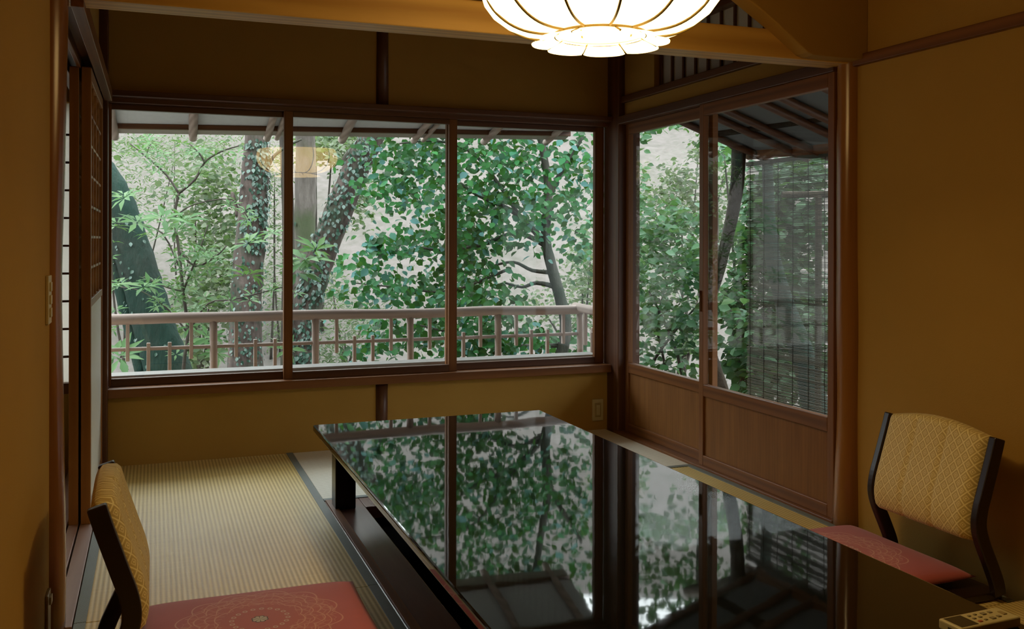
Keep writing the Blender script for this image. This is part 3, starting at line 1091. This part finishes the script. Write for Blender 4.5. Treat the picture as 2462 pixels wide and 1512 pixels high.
under(er, skew2('boarding', 0.11, 1.18, -4.5, 0.22, 0.03, 0.05, M['eave_dark']))
under(er, skew2('roof_covering', 0.11, 1.22, -4.5, 0.26, 0.055, 0.10, M['roof']))
under(er, MB().tube([(0.80, 0.19, 1.79), (0.80, -0.3, 1.775), (0.80, -4.4, 1.70)], 0.048, 14, 4, 0.03, rg).build('purlin', M['bark_post'], smooth=True))
under(er, skew2('batten', 1.07, 1.10, -4.5, 0.24, -0.012, 0.03, M['frame_y']))
for k in range(9):
    y = 0.12 - 0.27 * k - (0.08 if k % 2 else 0)
    under(er, MB().tube([(0.11, y, eave2_z(.11, y) + .005), (1.2, y, eave2_z(1.2, y) + .005)], 0.022, 10, 3, 0.04, rg).build('rafter', M['dark_x'], smooth=True))
cp = MB().tube([PX(1772, 285, 1.0), PX(1776, 360, 1.0), PX(1773, 430, 1.0), PX(1762, 510, 1.0), PX(1744, 590, 1.0), PX(1724, 670, 1.0), PX(1702, 740, 1.0), PX(1698, 810, 1.0), PX(1722, 900, 1.0), PX(1745, 990, 1.0), PX(1752, 1130, 1.0), PX(1755, 1300, 1.0)],
               [.052, .046, .044, .040, .038, .036, .036, .042, .048, .055, .06, .065], 14, 4, 0.05, rg)
cpo = cp.build('trim_21', M['bark_post'], smooth=True)
struct(cpo, 'crooked natural log post holding up the right eave', 'post')
kb = MB().tube([PX(1655, 272, 1.0), PX(1690, 290, 1.0), PX(1730, 312, 1.0), PX(1772, 350, 1.0)], [.035, .05, .055, .04], 12, 4, .04, rg)
under(er, kb.build('knee_brace', M['bark_post'], smooth=True))

# reed blind hanging from the right eave
sd = empty('reed_blind', (1.12, -0.85, 0.1))
tag(sd, 'hanging reed blind outside the right glass door', 'blind')
SX = 1.12
y_left = PX(1797, 700, SX).y
reeds = MB()
z = 0.02
nre = 0
while z < 1.575:
    sag = rg.uniform(-.002, .002)
    r = rg.uniform(0.0014, 0.0022)
    y1, y0 = y_left + rg.uniform(-.012, .012), y_left - 1.75
    reeds.box(SX - r, SX + r, y0, y1, z - r, z + r)
    z += rg.choice((.0050, .0054, .0058, .0064, .0090))
    nre += 1
under(sd, reeds.build('reeds', M['reed']))
for k in range(12):
    y = y_left - 0.035 - 0.145 * k
    pts = [(SX - .004 + rg.uniform(-.001, .001), y + rg.uniform(-.003, .003), 0.0 + 1.60 * i / 12) for i in range(13)]
    under(sd, MB().tube(pts, 0.0022, 5).build('cord', M['string']))
under(sd, box('head_slat', (SX - .008, SX + .008, y_left - 1.76, y_left + .01, 1.575, 1.60), M['reed']))


# ------------------------------------------------------------------ garden
def ground_z(x, y):
    d = (x - CAM.x) * math.sin(YAW) + (y - CAM.y) * math.cos(YAW)
    n = 0.10 * math.sin(x * 1.3 + 1) * math.cos(y * 0.9) + 0.05 * math.sin(x * 3.1) * math.sin(y * 2.7)
    return -0.62 + n * min(1, max(0, (d - 6.5) / 3)) + 0.50 * max(0, d - 12.0) ** 1.0 * min(1, max(0.0, d - 12) / 2 + 0.3)


gm = MB()
NX, NY = 90, 80
for j in range(NY + 1):
    for i in range(NX + 1):
        x = -22 + 52 * i / NX
        y = 0.12 + 40 * (j / NY) ** 1.3
        gm.v.append((x, y, ground_z(x, y)))
for j in range(NY):
    for i in range(NX):
        a = j * (NX + 1) + i
        gm.f.append((a, a + 1, a + NX + 2, a + NX + 1))
n0 = len(gm.v)
gm.v += [(0.12, -6, -0.62), (30, -6, -0.62), (30, 0.12, -0.62), (0.12, 0.12, -0.62)]
gm.f.append((n0, n0 + 1, n0 + 2, n0 + 3))
t = NT('garden_soil')
v = t.coords()
n1 = t.noise(v, 0.9, 6, 0.65)
n2 = t.noise(v, 7.0, 5, 0.7)
soil = t.ramp(t.math('ADD', t.math('MULTIPLY', n1, 0.45), t.math('MULTIPLY', n2, 0.55)), [(0.30, (0.056, 0.055, 0.043)), (0.46, (0.084, 0.077, 0.068)), (0.58, (0.106, 0.093, 0.087))])
M['soil'] = t.done(t.bsdf(soil, 0.95, Specular_IOR_Level=0.1))
struct(gm.build('ground', M['soil'], smooth=True), 'pale leaf-strewn garden slope outside', 'ground')

# leaf shapes: (x across, y along, z fold)
OVATE = ([(0, 0, 0), (-.31, .28, .07), (0, .28, 0), (.31, .28, .07), (-.33, .60, .06), (0, .6, -.02), (.33, .60, .06), (0, 1, -.08)], [(0, 2, 1), (0, 3, 2), (1, 2, 5, 4), (2, 3, 6, 5), (4, 5, 7), (5, 6, 7)])
NARROW = ([(0, 0, 0), (-.13, .5, .04), (0, .5, 0), (.13, .5, .04), (0, 1, -.10)], [(0, 2, 1), (0, 3, 2), (1, 2, 4), (2, 3, 4)])
SMALL = ([(0, 0, 0), (-.3, .5, .05), (.3, .5, .05), (0, 1, 0)], [(0, 2, 3, 1)])


class Leaves:
    def __init__(self, shape, seed):
        self.sv, self.sf = shape
        self.V, self.Fc, self.n = [], [], 0
        self.r = random.Random(seed)

    def put(self, p, size, along, up):
        a = along.normalized()
        s = a.cross(up)
        if s.length < 1e-4:
            s = a.cross(Vector((1, 0, 0.3)))
        s.normalize()
        u = s.cross(a)
        for (x, y, z) in self.sv:
            self.V.append(tuple(p + s * (x * size) + a * (y * size) + u * (z * size)))
        for f in self.sf:
            self.Fc.append(tuple(self.n + i for i in f))
        self.n += len(self.sv)

    def random(self, p, size, droop=0.35, tilt=0.7, face=0.25):
        r = self.r
        an = r.uniform(0, 2 * math.pi)
        al = Vector((math.cos(an), math.sin(an), -droop + r.uniform(-.45, .45)))
        up = Vector((r.gauss(0, tilt) - 0.2, r.gauss(0, tilt) - face, 1))
        self.put(p, size * r.uniform(0.7, 1.2), al, up)

    def whorl(self, c, size, n, lift=0.1):
        r = self.r
        a0 = r.uniform(0, 6.28)
        ax = Vector((r.gauss(0, .35), r.gauss(-.3, .35), 1)).normalized()
        e1 = ax.cross(Vector((0, 1, 0.1))).normalized()
        e2 = ax.cross(e1)
        for k in range(n):
            a = a0 + 2 * math.pi * k / n + r.uniform(-.2, .2)
            al = e1 * math.cos(a) + e2 * math.sin(a) + ax * (lift + r.uniform(-.25, .25))
            self.put(c + al.normalized() * size * .08, size * r.uniform(.75, 1.15), al, ax)

    def build(self, name, mat, parent):
        me = bpy.data.meshes.new(name)
        me.from_pydata(self.V, [], self.Fc)
        me.materials.append(mat)
        me.polygons.foreach_set('use_smooth', [True] * len(me.polygons))
        o = bpy.data.objects.new(name, me)
        COL.objects.link(o)
        under(parent, o)
        return o


M['bark_green'] = mat_bark('mossy_bark', (0.012, 0.014, 0.012), (0.04, 0.04, 0.034), (0.008, 0.026, 0.019), 1.0)
M['bark_grey'] = mat_bark('grey_bark', (0.06, 0.052, 0.045), (0.16, 0.14, 0.125), (0.06, 0.075, 0.04), 0.3)
M['bark_dark'] = mat_bark('dark_bark', (0.030, 0.022, 0.018), (0.115, 0.09, 0.08), (0.035, 0.055, 0.035), 0.35)
M['bark_olive'] = mat_bark('olive_bark', (0.035, 0.036, 0.03), (0.095, 0.088, 0.077), (0.022, 0.04, 0.026), 0.5)
M['twig'] = mat_bark('twig_bark', (0.03, 0.026, 0.022), (0.075, 0.065, 0.055), (0.04, 0.05, 0.03), 0.3)
M['leaf_camellia'] = mat_leaf('broad_dark_leaf', [(0.0, (0.003, 0.030, 0.006)), (0.35, (0.006, 0.068, 0.011)), (0.7, (0.013, 0.112, 0.020)), (0.84, (0.016, 0.10, 0.05)), (1.0, (0.06, 0.16, 0.16))], 0.5, 0.28, 0.2)  # teal end of the ramp paints sky glints onto some leaves
M['leaf_ivy'] = mat_leaf('ivy_leaf', [(0.0, (0.010, 0.040, 0.025)), (0.6, (0.02, 0.06, 0.04)), (1.0, (0.06, 0.11, 0.09))], 0.35, 0.15)
M['leaf_rhodo'] = mat_leaf('narrow_pale_leaf', [(0.0, (0.025, 0.085, 0.020)), (0.6, (0.050, 0.125, 0.035)), (1.0, (0.085, 0.155, 0.06))], 0.5, 0.35, 0.2)
M['leaf_mid'] = mat_leaf('small_mid_leaf', [(0.0, (0.006, 0.038, 0.011)), (0.4, (0.016, 0.074, 0.022)), (0.8, (0.036, 0.105, 0.038)), (1.0, (0.08, 0.145, 0.10))], 0.5, 0.3, 0.2)
M['leaf_shade'] = mat_leaf('dark_small_leaf', [(0.0, (0.004, 0.022, 0.007)), (0.5, (0.011, 0.048, 0.015)), (1.0, (0.035, 0.085, 0.04))], 0.5, 0.25, 0.2)
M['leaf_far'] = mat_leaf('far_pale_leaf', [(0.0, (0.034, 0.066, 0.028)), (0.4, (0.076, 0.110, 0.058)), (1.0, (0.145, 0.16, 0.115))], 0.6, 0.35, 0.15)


def trunk_mesh(path, d, seg=18, jit=0.05, seed=1, to_ground=True, sub=5):
    """path: (px, py, width_px) down the trunk, at depth d metres"""
    pts = [PD(px, py, d) for px, py, w in path]
    rad = [w * d / F / 2 for px, py, w in path]
    if to_ground:
        q = pts[-1]
        dirv = (pts[-1] - pts[-2]).normalized()
        g = ground_z(q.x, q.y) - 0.15
        if q.z > g:
            k = (q.z - g) / max(0.3, -dirv.z)
            e = q + dirv * k
            pts.append(Vector((e.x, e.y, g)))
            rad.append(rad[-1] * 1.25)
    return pts, rad, MB().tube(pts, rad, seg, sub, jit, random.Random(seed))


def tree(label, d, path, bark, group='garden trees beyond the railing', branches=(), seed=1, top_extend=1.6):
    root = empty('tree', (0, 0, 0))
    # carry the trunk on above what the window shows
    p0, p1 = path[0], path[1]
    ext = (p0[0] - (p1[0] - p0[0]) * top_extend, p0[1] - (p1[1] - p0[1]) * top_extend, p0[2] * 0.9)
    pts, rad, mb = trunk_mesh([ext] + list(path), d, seed=seed)
    b = pts[-1]
    root.location = (b.x, b.y, ground_z(b.x, b.y))
    tag(root, label, 'tree', group)
    under(root, mb.build('trunk', bark, smooth=True))
    for br in branches:
        bp, brd, bm_ = trunk_mesh(br, d, 8, 0.05, seed + 5, False, 4)
        under(root, bm_.build('branch', bark, smooth=True))
    return root, pts, rad


def ivy(root, pts, rad, n, size, seed, side=None, zr=None):
    L = Leaves(OVATE, seed)
    r = L.r
    for _ in range(n):
        for _try in range(20):
            i = r.randrange(1, len(pts) - 2) if len(pts) > 3 else 0
            t = r.random()
            p = pts[i].lerp(pts[i + 1], t)
            if zr is None or zr[0] < p.z < zr[1]:
                break
        rr = rad[i] + (rad[i + 1] - rad[i]) * t
        ax = (pts[i + 1] - pts[i]).normalized()
        a = r.uniform(0, 2 * math.pi) if side is None else r.gauss(side, 0.75)
        d = Vector((math.cos(a), math.sin(a), 0))
        d = (d - ax * d.dot(ax)).normalized()
        al = Vector((r.uniform(-.7, .7), r.uniform(-.4, .4), -1)) + d * 0.35
        L.put(p + d * (rr * 1.02 + r.uniform(0, .03)), size * r.uniform(.6, 1.3), al, d)
    o = L.build('ivy', M['leaf_ivy'], root)
    return o


# 1 leaning mossy trunk at the left
r1, p1, q1 = tree('dark mossy tree trunk leaning left behind the left sash', 7.6, [(150, 325, 80), (218, 398, 86), (256, 450, 88), (288, 515, 88), (318, 600, 86), (348, 700, 90), (374, 795, 98), (402, 885, 106)], M['bark_green'], seed=11, top_extend=1.0,
                  branches=[[(262, 560, 30), (288, 680, 33), (318, 800, 34), (345, 900, 36)]])
ivy(r1, p1, q1, 110, 0.032, 12, side=math.radians(190))
# 2 ivy covered upright trunk
r2, p2, q2 = tree('upright ivy-covered tree trunk in the left sash', 9.2, [(616, 335, 54), (612, 440, 66), (604, 560, 70), (594, 680, 74), (590, 790, 76), (590, 885, 82)], M['bark_dark'], seed=21,
                  branches=[[(640, 420, 10), (655, 380, 8), (690, 352, 6), (725, 335, 5)], [(572, 520, 12), (560, 470, 10), (556, 465, 7)]])
ivy(r2, p2, q2, 420, 0.042, 22, side=math.radians(-60), zr=(1.0, 3.2))
ivy(r2, p2, q2, 260, 0.036, 23, side=math.radians(-95), zr=(-.4, 1.2))
# 3 grey trunk
r3, p3, q3 = tree('pale grey tree trunk behind the middle sash', 10.8, [(735, 330, 46), (735, 440, 50), (733, 560, 50), (732, 690, 50), (732, 800, 48), (730, 885, 52)], M['bark_grey'], seed=31)
ivy(r3, p3, q3, 60, 0.05, 32, zr=(-.2, 1.3))
# 4 ivy trunk leaning right
r4, p4, q4 = tree('ivy-covered tree trunk leaning right in the middle sash', 9.6, [(895, 330, 58), (852, 415, 62), (818, 500, 66), (786, 580, 68), (758, 660, 68), (740, 740, 66), (734, 820, 64), (732, 890, 70)], M['bark_dark'], seed=41,
                  branches=[[(850, 415, 22), (830, 385, 18), (860, 345, 12), (872, 325, 9)]])
ivy(r4, p4, q4, 620, 0.048, 42, side=math.radians(-110))

# 5 broad-leaved tree in front of the middle and right sashes
brs = [[(1310, 585, 18), (1262, 530, 14), (1215, 498, 11), (1150, 470, 8), (1105, 440, 6)], [(1322, 470, 14), (1345, 420, 12), (1372, 380, 9), (1400, 330, 7)], [(1338, 690, 14), (1290, 680, 10), (1255, 690, 7), (1215, 680, 5)], [(1330, 655, 12), (1280, 650, 9), (1235, 630, 7), (1180, 640, 5)],
       [(1312, 590, 14), (1240, 560, 10), (1150, 590, 8), (1040, 600, 6), (930, 570, 4)], [(1250, 520, 10), (1150, 380, 8), (1060, 340, 6), (960, 345, 4)], [(1350, 830, 12), (1240, 830, 9), (1130, 810, 6), (1000, 780, 4)], [(1215, 650, 8), (1080, 700, 6), (950, 690, 4), (850, 680, 3)]]
r5, p5, q5 = tree('broad-leaved dark green tree spreading across the middle and right sashes', 7.4, [(1300, 330, 16), (1318, 450, 20), (1312, 570, 24), (1326, 640, 26), (1345, 710, 28), (1360, 780, 28), (1350, 850, 30), (1330, 890, 30)], M['bark_olive'], branches=brs, seed=51)
L = Leaves(OVATE, 52)
cl5 = [(960, 370, 90, 45, 150), (1060, 350, 90, 40, 150), (1000, 430, 100, 50, 190), (1080, 500, 80, 60, 170), (930, 460, 60, 40, 80), (1040, 570, 100, 50, 180), (920, 590, 60, 30, 80), (870, 640, 45, 25, 40), (940, 690, 80, 40, 110), (1050, 680, 90, 50, 160), (1120, 600, 60, 60, 120), (850, 700, 40, 30, 30),
       (1170, 370, 90, 50, 150), (1280, 390, 90, 60, 150), (1380, 380, 70, 70, 120), (1180, 470, 80, 50, 140), (1270, 480, 80, 50, 120), (1380, 490, 60, 60, 110), (1160, 560, 80, 50, 130), (1250, 560, 60, 40, 60), (1400, 590, 45, 50, 60), (1150, 660, 70, 40, 100), (1180, 720, 80, 30, 90), (1110, 720, 60, 30, 70),
       (940, 790, 80, 45, 130), (1040, 790, 70, 50, 130), (1140, 800, 80, 45, 140), (1230, 800, 70, 45, 110), (900, 840, 60, 30, 60), (1300, 820, 50, 35, 60), (1160, 850, 90, 25, 60), (1390, 820, 40, 40, 30)]
# the crown goes on above the eave, where only the table top mirrors it
cl5 += [(870 + 95 * (k % 6), 240 - 95 * (k // 6), 75, 60, 120) for k in range(24)]
for (cx, cy, rx, ry, n) in cl5:
    dd = 7.35 + L.r.uniform(-.45, .6)
    for _ in range(int(n * 1.45)):
        px, py = cx + L.r.gauss(0, rx * .62), cy + L.r.gauss(0, ry * .62)
        L.random(PD(px, py, max(6.75, dd + L.r.gauss(0, .3))), 0.069, 0.6, 0.6, 1.1)
L.build('foliage', M['leaf_camellia'], r5)

# 6 slim shrub with pale whorled leaves at the left
r6 = empty('shrub', (-1.9, 2.4, -0.62))
tag(r6, 'slim shrub with whorls of narrow pale leaves in the left sash', 'shrub', 'garden shrubs')
tw = [[(440, 900, 9), (452, 800, 8), (440, 700, 8), (430, 600, 7), (420, 520, 7), (430, 465, 7)], [(430, 465, 6), (400, 420, 5), (350, 375, 4), (312, 345, 3)], [(430, 465, 6), (470, 430, 6), (492, 390, 5), (530, 365, 4), (575, 350, 3)], [(492, 392, 5), (480, 370, 4), (455, 345, 3)], [(350, 378, 3), (360, 350, 2), (372, 340, 2)],
      [(430, 600, 6), (470, 640, 5), (520, 615, 4), (545, 590, 3)], [(440, 700, 6), (480, 600, 4), (500, 540, 3)], [(430, 640, 5), (390, 560, 4), (330, 540, 3)], [(452, 800, 5), (400, 740, 4), (340, 700, 3), (290, 690, 3)], [(440, 700, 5), (400, 690, 4), (345, 665, 3)], [(300, 900, 8), (285, 800, 6), (272, 700, 5), (268, 560, 3)], [(452, 800, 5), (500, 730, 4), (560, 720, 3), (680, 690, 3)],
      [(420, 520, 4), (470, 490, 3), (560, 480, 3), (600, 530, 3)]]
tmb = MB()
for br in tw:
    pts = [PD(px, py, 6.9) for px, py, w in br]
    rad = [w * 6.9 / F / 2 for px, py, w in br]
    if br[0][1] == 900:
        q = pts[0]
        pts.insert(0, Vector((q.x, q.y, -0.75)))
        rad.insert(0, rad[0])
    tmb.tube(pts, rad, 7, 3, .05, rg)
under(r6, tmb.build('stem', M['twig'], smooth=True))
L = Leaves(NARROW, 61)
for (px, py, s, d) in ((300, 475, .14, 6.6), (395, 525, .17, 6.3), (330, 535, .15, 6.6), (345, 690, .15, 6.2), (597, 585, .15, 6.3), (592, 662, .17, 6.2), (735, 625, .20, 6.4), (715, 655, .18, 6.5), (480, 615, .12, 6.8), (285, 680, .13, 6.5), (500, 810, .13, 6.6), (520, 850, .12, 6.7), (290, 860, .2, 6.2), (420, 560, .15, 6.5), (440, 530, .16, 6.4), (465, 745, .12, 6.9), (275, 545, .13, 6.6), (690, 840, .13, 6.7), (655, 560, .11, 6.8), (760, 600, .15, 6.5)):
    L.whorl(PD(px, py, d), s, 9)
    L.whorl(PD(px + L.r.uniform(-14, 14), py + L.r.uniform(-10, 10), d + .1), s * .8, 8)
for br in tw:
    for _ in range(9):
        i = L.r.randrange(len(br) - 1)
        t = L.r.random()
        px = br[i][0] + (br[i + 1][0] - br[i][0]) * t + L.r.gauss(0, 12)
        py = br[i][1] + (br[i + 1][1] - br[i][1]) * t + L.r.gauss(0, 12)
        if py < 880:
            L.whorl(PD(px, py, 6.9 + L.r.gauss(0, .15)), .085, 6)
L.build('foliage', M['leaf_rhodo'], r6)


# 7 leafy bushes seen through the glass doors
def bush(label, d, clusters, leaf, size, seed, shape=OVATE, group='garden shrubs', stems=(), dens=1.0, spread=.4, name='shrub'):
    r = empty(name)
    L = Leaves(shape, seed)
    for (cx, cy, rx, ry, n) in clusters:
        dd = d + L.r.uniform(-spread, spread)
        for _ in range(int(n * dens)):
            px, py = cx + L.r.gauss(0, rx * .6), cy + L.r.gauss(0, ry * .6)
            L.random(PD(px, py, dd + L.r.gauss(0, .35)), size, 0.3, 0.8)
    q = PD(clusters[0][0], 850, d)
    g = ground_z(q.x, q.y)
    r.location = (q.x, q.y, g)
    tag(r, label, 'shrub' if name == 'shrub' else 'tree', group)
    st = MB()
    for br in stems:
        pts = [PD(px, py, d) for px, py, w in br]
        rad = [w * d / F / 2 for px, py, w in br]
        pts.insert(0, Vector((pts[0].x, pts[0].y, ground_z(pts[0].x, pts[0].y) - .1)))
        rad.insert(0, rad[0])
        st.tube(pts, rad, 7, 3, .05, rg)
    if not stems:
        for k in range(5):
            c = clusters[L.r.randrange(len(clusters))]
            e = PD(c[0], c[1], d)
            st.tube([Vector((q.x + L.r.uniform(-.1, .1), q.y, g - .1)), q.lerp(e, .5) + Vector((0, 0, -.1)), e], [.02, .012, .005], 6, 3, .05, rg)
    under(r, st.build('stem', M['twig'], smooth=True))
    L.build('foliage', leaf, r)
    return r


bush('glossy bush filling the left glass door', 8.6, [(1560, 560, 50, 60, 170), (1620, 540, 60, 50, 190), (1580, 660, 60, 60, 200), (1650, 640, 50, 60, 170), (1560, 760, 50, 60, 170), (1640, 770, 60, 60, 190), (1600, 860, 60, 50, 120), (1540, 450, 14, 90, 50), (1590, 300, 40, 10, 26), (1660, 295, 25, 8, 14), (1545, 320, 20, 30, 24)], M['leaf_mid'], 0.085, 71, dens=1.5,
     stems=[[(1640, 900, 9), (1600, 780, 7), (1560, 700, 5)], [(1560, 900, 8), (1620, 800, 6), (1690, 720, 4)], [(1600, 890, 7), (1580, 760, 5), (1640, 600, 3)]])
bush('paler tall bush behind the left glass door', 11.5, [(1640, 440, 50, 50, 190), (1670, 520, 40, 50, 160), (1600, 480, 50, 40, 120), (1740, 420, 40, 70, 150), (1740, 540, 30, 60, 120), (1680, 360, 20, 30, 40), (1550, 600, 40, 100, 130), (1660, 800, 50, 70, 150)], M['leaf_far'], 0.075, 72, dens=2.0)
bush('leafy bush between the crooked post and the reed blind', 8.0, [(1790, 560, 25, 60, 90), (1780, 650, 20, 40, 70), (1750, 730, 25, 50, 110), (1790, 760, 30, 60, 130), (1780, 860, 30, 50, 130), (1800, 920, 30, 30, 80), (1740, 360, 25, 30, 50)], M['leaf_mid'], 0.095, 73, dens=1.5)
bush('dense bush behind the reed blind', 7.7, [(1850, 470, 60, 60, 230), (1930, 420, 60, 40, 160), (1930, 540, 60, 60, 220), (1850, 600, 50, 60, 200), (1900, 700, 70, 60, 240), (1850, 800, 50, 60, 180), (1950, 780, 50, 70, 180), (1860, 900, 60, 50, 170), (1950, 900, 50, 60, 160)], M['leaf_shade'], 0.085, 74, dens=3.0)
r8, p8, q8 = tree('dark bent tree trunk behind the reed blind', 6.6, [(1846, 430, 26), (1850, 540, 30), (1862, 640, 38), (1890, 740, 46), (1925, 840, 56), (1950, 930, 60), (1965, 1000, 62)], M['bark_green'], seed=81, top_extend=1.5)
bush('tall tree crown rising above the glossy bush outside the glass doors', 10.5, [(1480 + 80 * (k % 6) + (k * 37) % 31, 225 - 105 * (k // 6), 62, 55, 95) for k in range(30) if k % 7 != 3] + [(1700, 330, 20, 40, 20)], M['leaf_mid'], 0.11, 75, group='garden trees beyond the railing',
     stems=[[(1700, 900, 40), (1710, 500, 36), (1690, 100, 30), (1720, -250, 20)]], name='tree')
bush('tall tree crown above the left sash', 10.0, [(270 + 105 * (k % 6), 190 - 105 * (k // 6), 70, 55, 70) for k in range(18) if k % 5 != 2] + [(470, 250, 40, 40, 20)], M['leaf_mid'], 0.10, 76, group='garden trees beyond the railing',
     stems=[[(690, 890, 34), (692, 500, 30), (670, 100, 24), (640, -150, 16)]], name='tree')
fb = empty('garden_rack', (0, 0, 0))
q = PD(1960, 465, 6.2)
fb.location = (q.x, q.y, ground_z(q.x, q.y))
tag(fb, 'dark wooden garden rack behind the reed blind', 'rack')
fm = MB().tube([PD(1880, 468, 6.2), PD(2060, 466, 6.2)], 0.022, 8).build('crossbar', M['bark_post'])
under(fb, fm)
for px in (1968, 2050):
    a = PD(px, 468, 6.2)
    under(fb, MB().tube([(a.x, a.y, ground_z(a.x, a.y) - .1), a], 0.022, 8).build('post', M['bark_post']))

# pale background growth
rs = random.Random(99)
far = [('pale bush at the far left, mostly cut off by the corner post', 11.0, [(20, 380, 70, 60), (120, 420, 70, 60), (60, 560, 70, 70), (180, 620, 60, 60), (-80, 480, 80, 80), (-60, 680, 70, 60)]),
       ('pale feathery bush far left beyond the railing', 12.5, [(300, 380, 60, 60), (360, 450, 60, 50), (300, 560, 40, 60), (420, 380, 60, 40)]),
       ('pale bush between the two left trunks', 12.0, [(470, 480, 60, 60), (520, 420, 50, 50), (480, 580, 50, 50), (540, 560, 40, 60)]),
       ('pale high bush under the eave in the left sash', 13.5, [(420, 345, 90, 25), (540, 345, 70, 30), (300, 345, 60, 20), (480, 400, 70, 30)]),
       ('pale low bush behind the left railing bays', 11.0, [(480, 700, 60, 50), (520, 780, 60, 50), (450, 840, 50, 40), (530, 660, 40, 40)]),
       ('pale bush right of the upright ivy trunk', 12.5, [(660, 420, 30, 60), (670, 560, 30, 60), (655, 700, 25, 60), (670, 800, 25, 50)]),
       ('pale bush under the eave in the middle sash', 13.0, [(760, 350, 50, 20), (800, 360, 50, 25), (860, 480, 30, 40), (800, 330, 60, 15)]),
       ('pale undergrowth behind the middle railing bays', 11.5, [(830, 800, 50, 40), (800, 700, 30, 40), (880, 760, 40, 30), (790, 850, 40, 30)]),
       ('feathery bush at the right end of the railing', 10.5, [(1400, 680, 35, 60), (1420, 620, 25, 50), (1400, 760, 30, 40), (1300, 740, 60, 40)])]
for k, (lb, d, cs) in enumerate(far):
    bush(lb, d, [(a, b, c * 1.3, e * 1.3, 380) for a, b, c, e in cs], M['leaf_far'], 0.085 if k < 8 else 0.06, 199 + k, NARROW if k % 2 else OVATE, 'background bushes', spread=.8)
